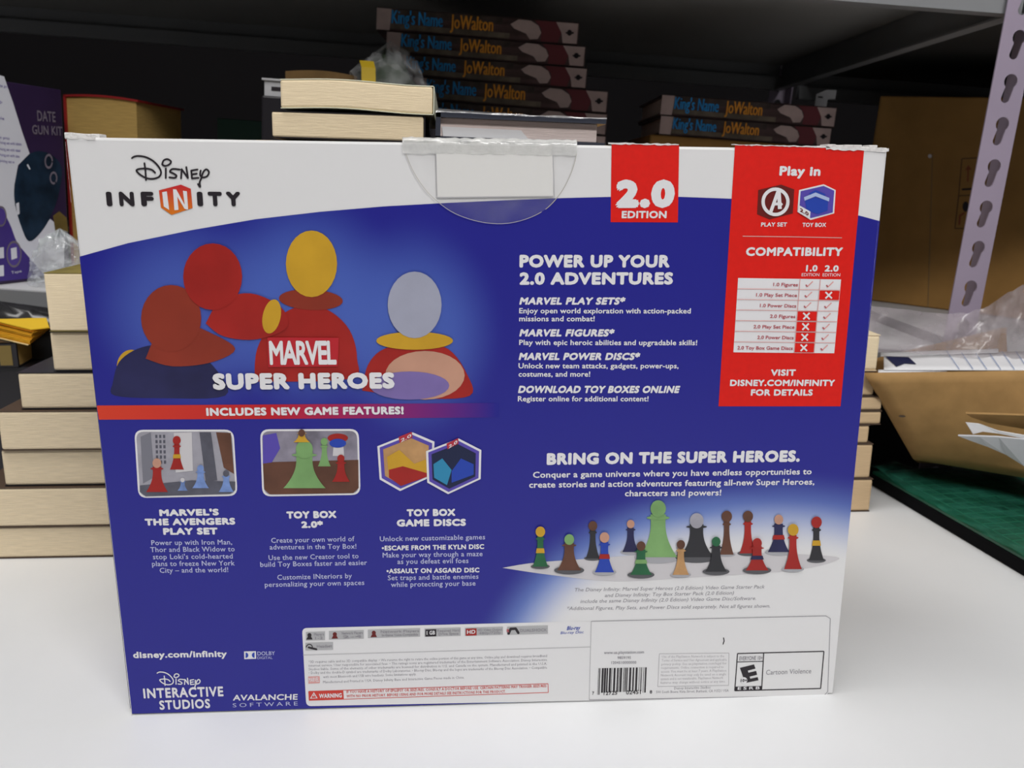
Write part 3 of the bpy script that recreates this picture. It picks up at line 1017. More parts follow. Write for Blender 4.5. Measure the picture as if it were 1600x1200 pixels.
p.text('Cartoon Violence', *k2(1103, 386), *k2(1365, 377), 7.4, GREY_INK, 0, layer=3)
p.build('rating_mark', lab)

# ---- makers' marks, lower left
p = box_print()
p.text('disney.com/infinity', 208.6, 1028, 355, 1026, 10, INK_W, .055)
p.poly([(381.5, 1017.5), (400, 1017), (400.5, 1029), (381.8, 1029.6)], INK_W, 2)
p.ring(384, 1023.3, 0.1, 4.2, MIDBLUE, 3, 16, -math.pi / 2, math.pi / 2)
p.ring(398, 1023, 0.1, 4.2, MIDBLUE, 3, 16, math.pi / 2, 3 * math.pi / 2)
p.text('DOLBY', 402.5, 1023.6, 430, 1023, 6, INK_B, .02)
p.text('DIGITAL', 402.5, 1029.4, 426, 1029, 4, INK_B, .0)
k = (313 - 246) / (1150 - 410)
script_logo(p, 246 - 410 * k, 1049 - 85 * k * .95, k, 1.7, INK_W)
p.text('INTERACTIVE', 225, 1090.8, 349.6, 1087.4, 15.5, INK_W, .05, sp=1.15)
p.text('STUDIOS', 250, 1108.6, 329, 1105.8, 14.5, INK_W, .05, sp=1.15)
p.text('AVALANCHE', 364, 1094.2, 465, 1092.8, 9, INK_W, .04, slant=.1)
p.text('SOFTWARE', 364, 1104.6, 465.5, 1101.6, 6, INK_B, .0, sp=1.5)
p.build('maker_marks', gb)

# ---- clear plastic hang tab stuck over the top edge
CLEAR = film_mat('clear_hang_tab_plastic', (0.78, 0.77, 0.74), 0.09, 0.12, 60, 0.05, 0.12)
MILKY = film_mat('milky_hang_tab_plastic', (0.80, 0.80, 0.78), 0.66, 0.12, 90, 0.2, 0.3)
TABW = mat('hang_tab_backing', (0.76, 0.75, 0.73), .5, .35)
TABL = mat('hang_tab_edge', (0.48, 0.46, 0.42), .4, .4)
half = [(629, 214), (632, 230), (638, 250), (650, 275), (668, 300), (690, 320), (712, 334), (740, 344), (768, 349), (795, 348.5),
        (822, 342), (846, 331), (862, 318), (878, 298), (890, 275), (898, 252), (901, 232), (900, 222)]
hc = curve(half, 3)
p = box_print()
p.poly(hc, CLEAR, 6)
tabo = p.build('hang_tab', gb)
p = box_print()
p.poly([(681, 226), (864, 228), (864, 306), (683, 308)], TABW, 7)
p.stroke([(681, 226), (683, 308)], 1.0, PALE_INK, 8, caps=False)
p.stroke([(683, 308.5), (864, 306.5)], 1.3, PALE_INK, 8, caps=False)
p.stroke([(863, 228), (866, 308)], 1.2, PALE_INK, 8, caps=False)
p.stroke(hc[:34], 0.9, TABL, 8, caps=False)
p.stroke(hc[34:-4], 1.1, TABL, 8, caps=False)
p.build('tab_patch', tabo)
b = MB()
rws = []
a0, a1 = aty(629, 230).x, aty(901, 230).x
zz = TLc.z
prof = [(-0.0010, zz - 0.0050), (-0.0014, zz - 0.0010), (-0.0012, zz + 0.0014), (0.002, zz + 0.0026), (0.012, zz + 0.0016)]
for yy, z in prof:
    rws.append([(a0 + (a1 - a0) * i / 40, yy + random.uniform(-.0002, .0002), z + random.uniform(-.00035, .00035)) for i in range(41)])
b.grid(rws, MILKY)
b.build('folded_tab', tabo, smooth=True)


# ------------------------------------------------------------------ books
def book(name, label, W, D, T, mw, page, cover, spine='back', cov=0.0006, over=0.0, warp=None, group=None, rnd=0.0015, cat='book', cover2=None):
    """lying book: x = width, y = depth (front face towards -y), z = thickness; page block and a wrapped cover"""
    root = empty(name, label, cat, mw, group)
    wf = warp or (lambda x: 0.0)
    n = 14

    def slab(b_, x0, x1, y0, y1, z0, z1, mt):
        rows = []
        for (yy, z) in ((y0, z0), (y0, z1), (y1, z1), (y1, z0), (y0, z0)):
            rows.append([(x0 + (x1 - x0) * i / n, yy, z + wf((x0 + (x1 - x0) * i / n) / W)) for i in range(n + 1)])
        b_.grid(rows, mt)
        for i in (0, n):
            xx = x0 + (x1 - x0) * i / n
            b_.face([(xx, y0, z0 + wf(xx / W)), (xx, y0, z1 + wf(xx / W)), (xx, y1, z1 + wf(xx / W)), (xx, y1, z0 + wf(xx / W))], mt)
    o_ = over
    x0, x1, y0, y1 = -W / 2, W / 2, 0, D
    ins = {'back': (0, 0, 0, .001), 'front': (0, 0, .001, 0), 'left': (.001, 0, 0, 0), 'right': (0, .001, 0, 0)}[spine]
    b = MB()
    slab(b, x0 + ins[0] + (o_ if spine != 'left' else 0), x1 - ins[1] - (o_ if spine != 'right' else 0), y0 + ins[2] + (o_ if spine != 'front' else 0),
         y1 - ins[3] - (o_ if spine != 'back' else 0), cov, T - cov, page)
    b.build('page_block', root, bevel=rnd, weld=True)
    b = MB()
    slab(b, x0, x1, y0, y1, 0, cov, cover2 or cover)
    slab(b, x0, x1, y0, y1, T - cov, T, cover)
    if spine == 'back':
        slab(b, x0, x1, y1 - cov, y1, 0, T, cover)
    elif spine == 'front':
        slab(b, x0, x1, y0, y0 + cov, 0, T, cover)
    elif spine == 'left':
        slab(b, x0, x0 + cov, y0, y1, 0, T, cover)
    else:
        slab(b, x1 - cov, x1, y0, y1, 0, T, cover)
    b.build('cover', root)
    return root


# left stack: seven paperbacks, page edges towards the camera
YL = 0.2085
LW = 0.172
tops = [(0, 872, 821.5, -60, YL, PAGE), (1, 820, 761, -40, YL - .002, PAGE), (2, 759, 701.5, 4, YL + .001, PAGE), (3, 699, 641.5, -2, YL - .003, PAGE),
        (4, 640, 581.5, 30, YL, PAGE), (5, 579, 517, 80, YL + .002, PAGE), (6, 513, 426, 72.5, YL - .002, PAGE_CREAM)]
stack_labels = ['bottom paperback of the stack left of the game box, lying on the white table',
                'second paperback from the table in the stack left of the game box',
                'third paperback from the table in the stack left of the game box',
                'fourth paperback from the table in the stack left of the game box',
                'fifth paperback from the table, directly under the thick one two above it',
                'paperback directly under the thickest one that tops the left stack',
                'thickest cream paperback with olive cover, on top of the left stack']
stack_labels[4] = 'paperback just below the short shifted one beside the black carton, left stack'
stack_labels[5] = 'short shifted paperback with a raised dark cover under the thickest left stack book'
covers = [BROWNCOVER, BROWNCOVER, DARKCOVER, BROWNCOVER, DARKCOVER, DARKCOVER, mat('olive_cover', alb(120, 108, 58), .5, .4, var=.2, scale=60)]
zprev = 0.0005
leftbooks = []
for i, y0, y1, lx, Y, pg in tops:
    z1 = aty(110, y1, Y).z
    xl = aty(lx, (y0 + y1) / 2, Y).x
    T = z1 - zprev - 0.0002
    o = book('paperback_book', stack_labels[i], LW, 0.108, T, frame((xl + LW / 2, Y, zprev), 0), pg, covers[i], 'back', cov=0.0005,
             group='paperbacks stacked left of the game box', rnd=0.0018 if i < 6 else 0.001)
    leftbooks.append((xl, zprev, z1))
    zprev = z1 + 0.0003
TOPZ = zprev

# right stack: page edges showing past the right edge of the box
YR = 0.277
RWD = 0.108
spec = [(800, 748, 1361.5, PAGE_TAN), (747, 693.5, 1362, PAGE_TAN), (692.5, 664, 1358, PAGE_TAN), (663, 642, 1377, PAGE_TAN), (640.5, 619, 1378.5, PAGE_TAN),
        (617.5, 580, 1367, PAGE_TAN), (578.5, 523, 1373, PAGE_CREAM)]
rlab = ['bottom tan paperback of the stack right of the game box, on the table', 'second tan paperback up in the stack right of the game box',
        'thin short paperback, third up in the stack right of the game box', 'paperback jutting out above the short thin one, right of the game box',
        'round cornered paperback jutting out most, right of the game box', 'pale paperback partly behind the brown carton flap, right of the game box',
        'topmost cream paperback of the stack right of the game box']
zprev = 0.0005
for i, (y0, y1, rx, pg) in enumerate(spec):
    z1 = aty(1350, y1, YR).z
    xr = aty(rx, (y0 + y1) / 2, YR).x
    book('paperback_book', rlab[i], RWD, 0.07, z1 - zprev - .0002, frame((xr - RWD / 2, YR, zprev)), pg, BROWNCOVER if i not in (6,) else PAGE_CREAM, 'back',
         cov=0.0006, group='paperbacks stacked right of the game box', rnd=0.002)
    zprev = z1 + .0002

# carton standing behind the game box, and the three books on it
YM = 0.150
base_z = aty(545, 219, YM).z
b = MB()
b.box(-0.150, 0.130, YM + 0.012, YM + 0.19, 0.0005, base_z - 0.0003, CARD)
tag(b.build('storage_carton', bevel=0.001), 'plain brown carton standing hidden behind the game box under three books', 'box')
pL, pR = aty(424.5, 196, YM), aty(664, 196, YM)
z_a = aty(545, 176.5, YM).z
book('paperback_book', 'cream paperback lying lowest behind the top edge of the game box', pR.x - pL.x, 0.175, z_a - base_z, frame(((pL.x + pR.x) / 2, YM, base_z), 0, math.radians(0.9)),
     PAGE_CREAM, DARKCOVER, 'right', cov=0.0006, rnd=0.0012, cover2=DARKCOVER)
pL, pR = aty(438.5, 145, YM), aty(678, 150, YM)
z_b0, z_b1 = aty(560, 174.5, YM).z, aty(560, 127, YM).z
book('paperback_book', 'cream warped paperback lying on another paperback above the game box', pR.x - pL.x, 0.175, z_b1 - z_b0 - .0008, frame(((pL.x + pR.x) / 2, YM - .002, z_b0 + .0006), 0, math.radians(1.3)),
     PAGE_CREAM, mat('cream_cover', alb(232, 220, 190), .5, .4), 'right', cov=0.0005, rnd=0.0012,
     warp=lambda u: 0.0009 * math.cos((u + 0.12) * 6.0))
# hardcover with clear jacket
pL, pR = aty(680, 195, YM), aty(946, 200, YM)
z_h1 = aty(800, 180, YM).z
hw = pR.x - pL.x
hz = base_z - 0.001
JACK = mat('dark_grey_jacket', (0.05, 0.055, 0.075), .2, .6)
hb = book('hardcover_book', 'thin hardcover in a clear dark jacket lying beside the cream paperbacks', hw, 0.20, z_h1 - hz, frame(((pL.x + pR.x) / 2, YM, hz), 0, math.radians(1.4)),
          PAGE_GREY, JACK, 'left', cov=0.0032, over=0.005, rnd=0.0006)
b = MB()
T = z_h1 - hz
b.face([(-hw / 2 + .005, .0044, .0028), (-hw / 2 + .062, .0044, .0028), (-hw / 2 + .056, .0044, T * .5), (-hw / 2 + .004, .0044, T * .52)], PAPER)
b.build('loose_sheet', hb)
b = MB()
FILMJ = film_mat('clear_jacket_film', (0.8, 0.8, 0.82), 0.5, 0.1, 90, .3, .4)
b.grid([[(-hw / 2 + hw * i / 20, -0.0015, T + 0.0004 + random.uniform(-.0003, .0004)) for i in range(21)],
        [(-hw / 2 + hw * i / 20, -0.0018, T - 0.0004 + random.uniform(-.0003, .0003)) for i in range(21)]], FILMJ)
b.grid([[(-hw / 2 - 0.002 - 0.002 * math.sin(i / 8 * 3.14), yy, T * i / 8) for i in range(9)] for yy in (-.001, .10)], FILMJ)
b.build('clear_jacket', hb, smooth=True)

# ------------------------------------------------------------------ shelving unit (stands a little askew to the table)
PSI, ROLL = math.radians(-3.404), math.radians(3.294)
SO = Vector((0.49913, 0.374145, 0.48336))
c_, s_ = math.cos(PSI), math.sin(PSI)
cr, sr = math.cos(ROLL), math.sin(ROLL)
EX = Vector((c_ * cr, s_ * cr, -sr))
EY = Vector((-s_, c_, 0))
EZ = EX.cross(EY)
SM = Matrix((EX, EY, EZ)).transposed().to_4x4()
SM.translation = SO


def S(a, b_, c):
    return SO + EX * a + EY * b_ + EZ * c


def ats(px, py, bdep):
    """photograph point cast onto the plane at depth bdep of the shelf, in shelf coordinates"""
    p_ = hit(px, py, S(0, bdep, 0), EY) - SO
    return Vector((p_.dot(EX), p_.dot(EY), p_.dot(EZ)))


def sframe(a, b_, c, rz=0.0):
    return Matrix.Translation(S(a, b_, c)) @ SM.to_3x3().to_4x4() @ Matrix.Rotation(rz, 4, 'Z')


DEP, DECK, HB = 0.717, -0.357, 0.042
un = empty('shelving_unit', 'grey steel shelving unit with slotted posts behind the white table', 'shelf', SM)
DECKM = mat('white_shelf_board', (0.55, 0.55, 0.56), .55, .35, var=.04, scale=10)
UNDER = mat('grey_shelf_underside', (0.36, 0.355, 0.34), .6, .3, var=.06, scale=6)
b = MB()
b.box(-1.75, 0.02, 0.002, DEP, 0.0, 0.012, UNDER)
b.build('upper_shelf', un)
b = MB()
b.box(-1.75, 0.02, 0.004, DEP, DECK - 0.012, DECK, DECKM)
b.build('lower_shelf', un)


def beam(z, yb, nm, front=True):
    b = MB()
    if front:
        b.box(-1.75, 0.0, yb - 0.002, yb, z - HB, z - 0.0005 if z < -.1 else z + .012, STEEL)
        b.box(-1.75, 0.0, yb, yb + 0.014, z - HB, z - HB + 0.002, STEEL)
    else:
        b.box(-1.75, 0.0, yb, yb + 0.002, z - HB, z + 0.01, STEEL)
        b.box(-1.75, 0.0, yb - 0.010, yb, z - HB, z - HB + 0.002, STEEL)
        b.box(-1.75, 0.0, yb - 0.012, yb - 0.010, z - HB, z - HB * 0.5, STEEL)
    return b.build(nm, un)


beam(0, 0.0, 'front_beam')
beam(0, DEP, 'back_beam', False)
beam(DECK, 0.0, 'front_beam')
beam(DECK, DEP, 'back_beam', False)
for z in (0, DECK):
    for xx in (0.004, -1.75):
        b = MB()
        b.box(xx, xx + 0.002, 0.0, DEP, z - HB, z + 0.01, STEEL)
        b.box(xx - 0.012, xx, 0.0, DEP, z - HB, z - HB + 0.002, STEEL)
        b.build('side_beam', un)


def slotted_post(x0, y0, wx, ylen, z0, z1, sy, name='post', holes=True):
    """angle post: a flange facing the front with keyhole slots and a plain flange going back"""
    bm = bmesh.new()
    pitch = 0.038
    n = int((z1 - z0) / pitch)
    edges = []

    def loop(pts):
        vs = [bm.verts.new((q[0], 0, q[1])) for q in pts]
        for i in range(len(vs)):
            edges.append(bm.edges.new((vs[i], vs[(i + 1) % len(vs)])))
    loop([(0, z0), (wx, z0), (wx, z1), (0, z1)])
    if holes:
        for i in range(n):
            zc = z0 + pitch * (i + 0.5)
            cx = wx * 0.52
            pts = []
            for k in range(13):
                a = math.radians(-50 + 280 * k / 12)
                pts.append((cx + 0.0062 * math.cos(a) + 0.001, zc + 0.005 + 0.0066 * math.sin(a)))
            for k in range(7):
                a = math.radians(180 + 180 * k / 6)
                pts.append((cx - 0.001 + 0.0042 * math.cos(a), zc - 0.010 + 0.0042 * math.sin(a)))
            loop(pts)
    bmesh.ops.triangle_fill(bm, use_beauty=True, edges=edges)
    me = bpy.data.meshes.new(name)
    bm.to_mesh(me)
    bm.free()
    k = MB()
    k.mats = [STEEL_P]
    for v in me.vertices:
        k.v.append((x0 + v.co.x, y0, v.co.z))
    for q in me.polygons:
        k.f.append(list(q.vertices))
        k.m.append(0)
    k.face([(x0 + wx, y0, z0), (x0 + wx, y0 + sy * ylen, z0), (x0 + wx, y0 + sy * ylen, z1), (x0 + wx, y0, z1)], STEEL_P)
    bpy.data.meshes.remove(me)
    return k.build(name, un, solid=0.0016)


STEEL_P = mat('lilac_grey_post_paint', (0.33, 0.275, 0.36), .42, .45, var=.05, scale=10)
q = ats(1540, 300, -0.006)
fp = slotted_post(q.x - 0.0135, -0.006, 0.030, 0.03, -1.15, 0.40, 1)
bp_ = slotted_post(-0.012, DEP + 0.004, 0.030, 0.03, -1.15, 0.40, -1, holes=True)
slotted_post(-1.79, -0.006, 0.030, 0.03, -1.15, 0.40, 1)
slotted_post(-1.79, DEP + 0.004, 0.030, 0.03, -1.15, 0.40, -1)

# the neighbouring bay to the right
b = MB()
b.box(0.035, 0.95, 0.002, DEP, -0.012, 0.0, mat('shaded_shelf_underside', (0.05, 0.048, 0.045), .7, .2, var=.1, scale=6))  # shade under the neighbouring shelf painted in as a darker underside colour
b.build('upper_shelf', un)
b = MB()
b.box(0.035, 0.95, 0.004, DEP, DECK - 0.012, DECK, DECKM)
b.build('lower_shelf', un)
for z in (-.012, DECK):
    b = MB()
    b.box(0.035, 0.95, 0.0, 0.002, z - HB, z - .0005, STEEL)
    b.build('front_beam', un)
    b = MB()
    b.box(0.035, 0.95, DEP, DEP + .002, z - HB, z - .0005, STEEL)
    b.box(0.035, 0.95, DEP - .012, DEP - .010, z - HB, z - HB * .5, STEEL)
    b.box(0.035, 0.95, DEP - .010, DEP, z - HB, z - HB + .002, STEEL)
    b.build('back_beam', un)

# ------------------------------------------------------------------ dark story books on the shelf
BD = 0.20
SPB = mat('dark_red_brown_cover', (0.085, 0.050, 0.050), .4, .4, var=.5, scale=30, stretch=(1, 1, 3))
SPB_L = mat('dusty_pink_print', (0.55, 0.42, 0.40), .45, .4, var=.15, scale=40)
SPB_B = mat('spine_blue_print', (0.03, 0.34, 0.85), .45, .4, var=.2, scale=80)
SPB_O = mat('spine_orange_print', (0.88, 0.36, 0.04), .45, .4, var=.1, scale=80)
SPB_G = mat('olive_grey_print', (0.15, 0.12, 0.09), .45, .4, var=.4, scale=60)
SPB_R = mat('maroon_print', (0.17, 0.035, 0.045), .45, .4)


def story_book(label, a0, a1, c0, T, rz=0.0, group='story books with blue and orange spine lettering'):
    W = a1 - a0
    o = book('story_book', label, W, 0.17, T, sframe((a0 + a1) / 2, BD, c0, rz), PAGE_GREY, SPB, 'front', cov=0.0022, over=0.004, group=group, rnd=0.0005)
    b = MB()
    y = -0.0004

    def q_(pts, mt, l=0):
        b.face([(-W / 2 + u * W, y - 0.0002 * l, T * v) for u, v in pts], mt)
    q_([(0, .03), (.065, .03), (.075, .97), (0, .97)], SPB_L)
    q_([(.07, .10), (.66, .06), (.66, .30), (.07, .34)], SPB_G)
    q_([(.07, .62), (.62, .66), (.62, .96), (.07, .96)], mat('deep_brown_print', (0.07, 0.05, 0.045), .45, .4, var=.5, scale=60), 0)
    q_([(.66, .70), (.70, .94), (.76, .92), (.80, .72), (.815, .42), (.80, .14), (.76, .10), (.74, .34), (.68, .52)], SPB_L, 1)
    q_([(.815, .05), (.90, .05), (.915, .5), (.885, .95), (.78, .95), (.815, .6)], SPB_R)
    q_([(.885, .95), (.995, .95), (.995, .05), (.925, .05), (.915, .5)], SPB_L, 1)
    cx, cz = .955, .52
    q_([(cx + .013 * math.cos(t * .785), cz + .14 * math.sin(t * .785)) for t in range(8)], BLACK, 2)
    q_([(cx - .02, cz + .02), (cx + .022, cz + .05), (cx + .02, cz - .04), (cx - .018, cz - .05)], BLACK, 2)
    for body, u0, u1, v0, v1, mt in (("King's Name", .075, .325, .34, .92, SPB_B), ('JoWalton', .365, .575, .32, .92, SPB_O)):
        v, f = glyphs(body, 1.0, 2)
        xa, xb = min(t_[0] for t_ in v), max(t_[0] for t_ in v)
        for dx in (-.035, 0.0, .035):
            k = len(b.v)
            i = b.mi(mt)
            for (gx, gy) in v:
                u = u0 + (u1 - u0) * (gx + dx - xa) / (xb - xa)
                b.v.append((-W / 2 + u * W, y - 0.0006 - abs(dx) * .0004 - dx * .0006, T * (v0 + (v1 - v0) * gy / CAPH)))
            for g in f:
                b.f.append([k + j for j in g])
                b.m.append(i)
    b.build('spine_print', o)
    return o


def sx(px, py):
    return ats(px, py, BD)


# lines of the stack, from the top down: left px, right px, top y and bottom y at the right end
stk = [(588.5, 904, 35, 66), (604, 914.5, 72, 101), (612, 917, 106, 138), (644, 949.5, 142, 173), (640, 948, 177.5, 208), (636, 946, 212, 243)]
sl = ['story book on top of the tall stack of look-alikes at the back of the shelf', 'second story book from the top in the tall dark stack',
      'third story book from the top in the tall dark stack', 'fourth story book from the top, jutting right, in the tall dark stack',
      'fifth story book of the tall dark stack, just above the clear jacketed hardcover', 'lowest story book of the tall dark stack, hidden behind the hardcover']
for i, (xl, xr, yt, yb) in enumerate(stk):
    ym = (yt + yb) / 2
    A, B = sx(xl, ym - 18), sx(xr, ym)
    zt, zb = sx(xr, yt).z, sx(xr, yb).z
    if i == 0:
        zmin = zb
    nxt = sx(stk[i + 1][1], stk[i + 1][2]).z if i < len(stk) - 1 else zb
    story_book(sl[i], A.x, B.x, nxt + .0002, zt - nxt - 0.0004)
    low_l = nxt
    la, lb = A.x, B.x
stk2 = [(1033, 1306, 167.5, 197), (1031, 1298, 199.5, 230)]
sl2 = ['upper story book of the short pair lying right of the tall dark stack', 'lower story book of the short pair lying right of the tall dark stack']
for i, (xl, xr, yt, yb) in enumerate(stk2):
    ym = (yt + yb) / 2
    A, B = sx(xl, ym - 16), sx(xr, ym)
    zt, zb = sx(xr, yt).z, sx(xr, yb).z
    nxt = sx(stk2[1][1], stk2[1][2]).z if i == 0 else zb
    story_book(sl2[i], A.x, B.x, nxt + .0002, zt - nxt - 0.0004)
    low_r, ra, rb = nxt, A.x, B.x
b = MB()
b.box(-0.12, 0.12, 0, 0.19, 0, low_l - DECK - 0.0004, CARD_DK)
o = b.build('storage_carton', bevel=.002)
o.matrix_world = sframe((la + lb) / 2, BD, DECK + .0002)
tag(o, 'brown carton on the shelf board under the tall stack of dark story books', 'box')
b = MB()
b.box(-0.11, 0.11, 0, 0.19, 0, low_r - DECK - 0.0004, CARD_DK)
o = b.build('storage_carton', bevel=.002)
o.matrix_world = sframe((ra + rb) / 2, BD, DECK + .0002)
tag(o, 'brown carton on the shelf board under the short pair of story books', 'box')

# bracket, brown pack and wrapped packet on the shelf behind the cream paperbacks
q0, q1 = ats(413, 122, 0.05), ats(441, 155, 0.05)
br = empty('metal_bracket', 'small grey metal bracket poking out left of the cream paperbacks', 'bracket', sframe(q0.x, 0.05, q1.z))
b = MB()
wd, hh = (q1.x - q0.x) + 0.02, q0.z - q1.z
b.box(0, wd, 0, 0.0015, 0, hh, STEEL_LT)
b.box(-0.002, wd, -0.0025, 0.012, hh - 0.002, hh, STEEL_LT)
b.build('plate', br, bevel=.0004)
b = MB()
b.box(0.007, 0.016, -0.0006, 0.0, hh * .40, hh * .60, BLACK)
b.build('slot', br)
q5, q6 = ats(1277, 136, BD + .06), ats(1303, 166, BD + .06)
br2 = empty('metal_bracket', 'small pale metal bracket on top of the short pair of story books', 'bracket', sframe(q5.x, BD + .06, q6.z - .002))
b = MB()
wd2, hh2 = q6.x - q5.x, q5.z - q6.z
b.face([(0, 0, 0), (wd2 * .6, 0, 0), (wd2 * .62, 0, hh2 * .45), (wd2, 0, hh2 * .5), (wd2, 0, hh2), (wd2 * .5, 0, hh2 * .98), (0, 0, hh2 * .7)], STEEL_LT)
b.build('plate', br2, solid=.0014)
b = MB()
b.box(wd2 * .1, wd2 * .35, -.0012, -.0008, hh2 * .50, hh2 * .58, BLACK)
b.build('slot', br2)
# a carton under the bracket and the packets
zc0 = ats(500, 155, 0.05).z
b = MB()
b.box(0, 0.24, 0, 0.12, 0, zc0 - DECK - 0.0006, DARKCOVER)
o = b.build('storage_carton', bevel=.002)
o.matrix_world = sframe(q0.x - 0.002, 0.046, DECK + .0002)
tag(o, 'black carton on the shelf board behind the cream paperbacks, under the bracket and packets', 'box')
q2, q3 = ats(450, 107, 0.10), ats(560, 150, 0.10)
b = MB()
rows = []
for yy in (0, .06):
    rows.append([(0.0 + (q3.x - q2.x) * i / 10, yy, 0.0) for i in range(11)])
H = q2.z - zc0
b.grid([[((q3.x - q2.x) * i / 10, 0, 0) for i in range(11)],
        [((q3.x - q2.x) * i / 10, 0, H - .004 + .003 * math.sin(i / 10 * 3.1)) for i in range(11)],
        [((q3.x - q2.x) * i / 10, .06, H - .004 + .003 * math.sin(i / 10 * 3.1)) for i in range(11)],
        [((q3.x - q2.x) * i / 10, .06, 0) for i in range(11)]], mat('brown_pack_board', (0.22, 0.13, 0.05), .7, .2, var=.2, scale=40))
o = b.build('brown_packet', solid=.001)
o.matrix_world = sframe(q2.x, 0.09, zc0)
tag(o, 'flat brown packet behind the cream paperbacks in the dim shelf', 'packet')
q4 = ats(598, 140, 0.08)
bag = empty('wrapped_packet', 'dark green packet with a yellow strip in clear crinkled wrap behind the paperbacks', 'packet', sframe(q4.x, 0.08, zc0))


def lump(cx, cy, rx, ry, h, mt, n=20, mrow=8, jit=.12, seed=1, pw=.6):
    rg = random.Random(seed)
    b = MB()
    rows = []
    for i in range(mrow + 1):
        u = i / mrow
        rr = max(0.02, (1 - u ** 2) ** pw)
        rows.append([(cx + rx * rr * math.cos(2 * math.pi * k / n) * (1 + rg.uniform(-jit, jit)),
                      cy + ry * rr * math.sin(2 * math.pi * k / n) * (1 + rg.uniform(-jit, jit)), max(0, h * u * (1 + rg.uniform(-jit, jit)) if 0 < i else 0)) for k in range(n)])
    b.grid(rows, mt, close=True)
    b.f.append([len(b.v) - n + k for k in range(n)])
    b.m.append(0)
    return b


hp = ats(598, 72, 0.08).z - zc0
lump(0, .02, .034, .03, hp * .93, mat('dark_green_packet', (0.05, 0.07, 0.045), .45, .4, var=.5, scale=30), seed=4).build('packet', bag, smooth=True)
b = MB()
yv = [(-.014, -.0125, .001), (-.012, -.0125, hp * .35), (-.013, -.010, hp * .6), (-.016, -.004, hp * .72)]
b.grid([[(x - .007, y - .003, z) for x, y, z in yv], [(x + .007, y - .003, z) for x, y, z in yv]], mat('yellow_strip_print', (0.62, 0.42, 0.02), .45, .4))
b.build('yellow_strip', bag, solid=.0006)
FILM = film_mat('clear_crinkled_film', (0.75, 0.76, 0.78), 0.22, 0.08, 45, .2, .8)
lump(.004, .02, .043, .036, hp, FILM, seed=9, jit=.16).build('clear_wrap', bag)

# ------------------------------------------------------------------ red edged hardcover and neighbours at the left back
BR = 0.16
ql, qr, qt, qb = ats(98, 160, BR), ats(216, 160, BR), ats(160, 152, BR), ats(160, 215, BR)
rd = book('hardcover_book', 'tan paged hardcover with a red top board beside the purple kit box', qr.x - ql.x, 0.13, qt.z - DECK - .0004, sframe((ql.x + qr.x) / 2, BR, DECK + .0002, math.radians(-2)),
          PAGE_OLD, mat('red_board', (0.36, 0.02, 0.02), .45, .4), 'left', cov=.0022, over=.003, rnd=.0006,
          warp=lambda u: 0.0025 * math.cos(u * 3.0))
ql, qr, qt = ats(340, 200, BR + .12), ats(432, 200, BR + .12), ats(380, 187, BR + .12)
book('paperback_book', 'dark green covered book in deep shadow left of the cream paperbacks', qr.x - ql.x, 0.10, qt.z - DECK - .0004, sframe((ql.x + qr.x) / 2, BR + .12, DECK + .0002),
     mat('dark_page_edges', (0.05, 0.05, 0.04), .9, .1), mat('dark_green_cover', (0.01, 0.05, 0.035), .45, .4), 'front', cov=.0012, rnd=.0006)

# ------------------------------------------------------------------ purple kit box
zdk = S(-1, 0, DECK)
kp0 = hit(0, 445, S(0, 0, DECK), EZ)
kp1 = hit(65, 437.5, S(0, 0, DECK), EZ)
kdir = (kp1 - kp0).normalized()
kn = kdir.cross(EZ).normalized()             # towards the camera
if kn.y > 0:
    kn = -kn
kax = kdir
km = Matrix((kax, kn.cross(kax) * -1 if False else -kn, EZ)).transposed().to_4x4()
km.translation = kp0 + EZ * 0.0004
kit = empty('tool_kit_box', 'purple and white boxed date gun kit on the shelf board at the left edge', 'box', km)
kinv = km.inverted()


def kl(px, py):
    return kinv @ hit(px, py, kp0, kn)


ur = kl(101, 250).x
ht = kl(60, 135).z
ulf = kl(-26, 300).x
PURPLE_SHADED = mat('shaded_purple_print', (0.035, 0.018, 0.065), .4, .4, var=.1, scale=20)  # shelf's shade over the kit box put into this darker purple
PURPLE = mat('purple_box_print', (0.065, 0.035, 0.26), .4, .4, var=.08, scale=20)
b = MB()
b.box(ulf, ur, 0, 0.09, 0, ht, PURPLE_SHADED)
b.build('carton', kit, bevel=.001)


def kit_print():
    return Print(kp0, kn, kax, EZ, kinv)


KW = mat('white_kit_print', (0.82, 0.83, 0.92), .4, .4)
KG = mat('grey_kit_ink', (0.20, 0.17, 0.22), .5, .3)
KN = mat('navy_green_print', (0.012, 0.028, 0.055), .35, .4, var=.5, scale=50)
KV = mat('violet_kit_ink', (0.10, 0.06, 0.34), .45, .4)
p = kit_print()
p.poly([(-24, 111), (6, 119.5), (20, 160), (34, 205), (46, 240), (28, 258), (22, 290), (23, 320), (35, 360), (45, 376), (62, 362), (78, 342), (88, 350), (100, 372),
        (100, 430), (40, 428), (-24, 330)], KW, 2)
p.build('white_panel', kit)
p = kit_print()
p.poly(curve([(-24, 306), (-12, 312), (0, 322), (15, 350), (26, 378), (40, 396), (60, 420), (64, 432), (0, 439.5), (-24, 442)], 4), PURPLE, 3)
p.ring(21, 397, 10, 12, KG, 5, sy=1.75)
p.disc(21, 397, 10, 17.5, KV, 4)
p.poly([(16, 388), (25, 386), (26, 403), (17, 406)], KW, 5)
p.ring(1, 338, 7, 8.5, KG, 5, sy=1.9)
p.disc(1, 338, 7, 13, KV, 4)
p.text('Tape', 17, 428, 33, 425, 4, KW, 0, layer=5)
for yy in (388, 416):
    p.poly([(-12, yy), (5, yy - 2), (5.5, yy + 15), (-12, yy + 17)], KW, 5)
p.build('icon_panel', kit)
p = kit_print()
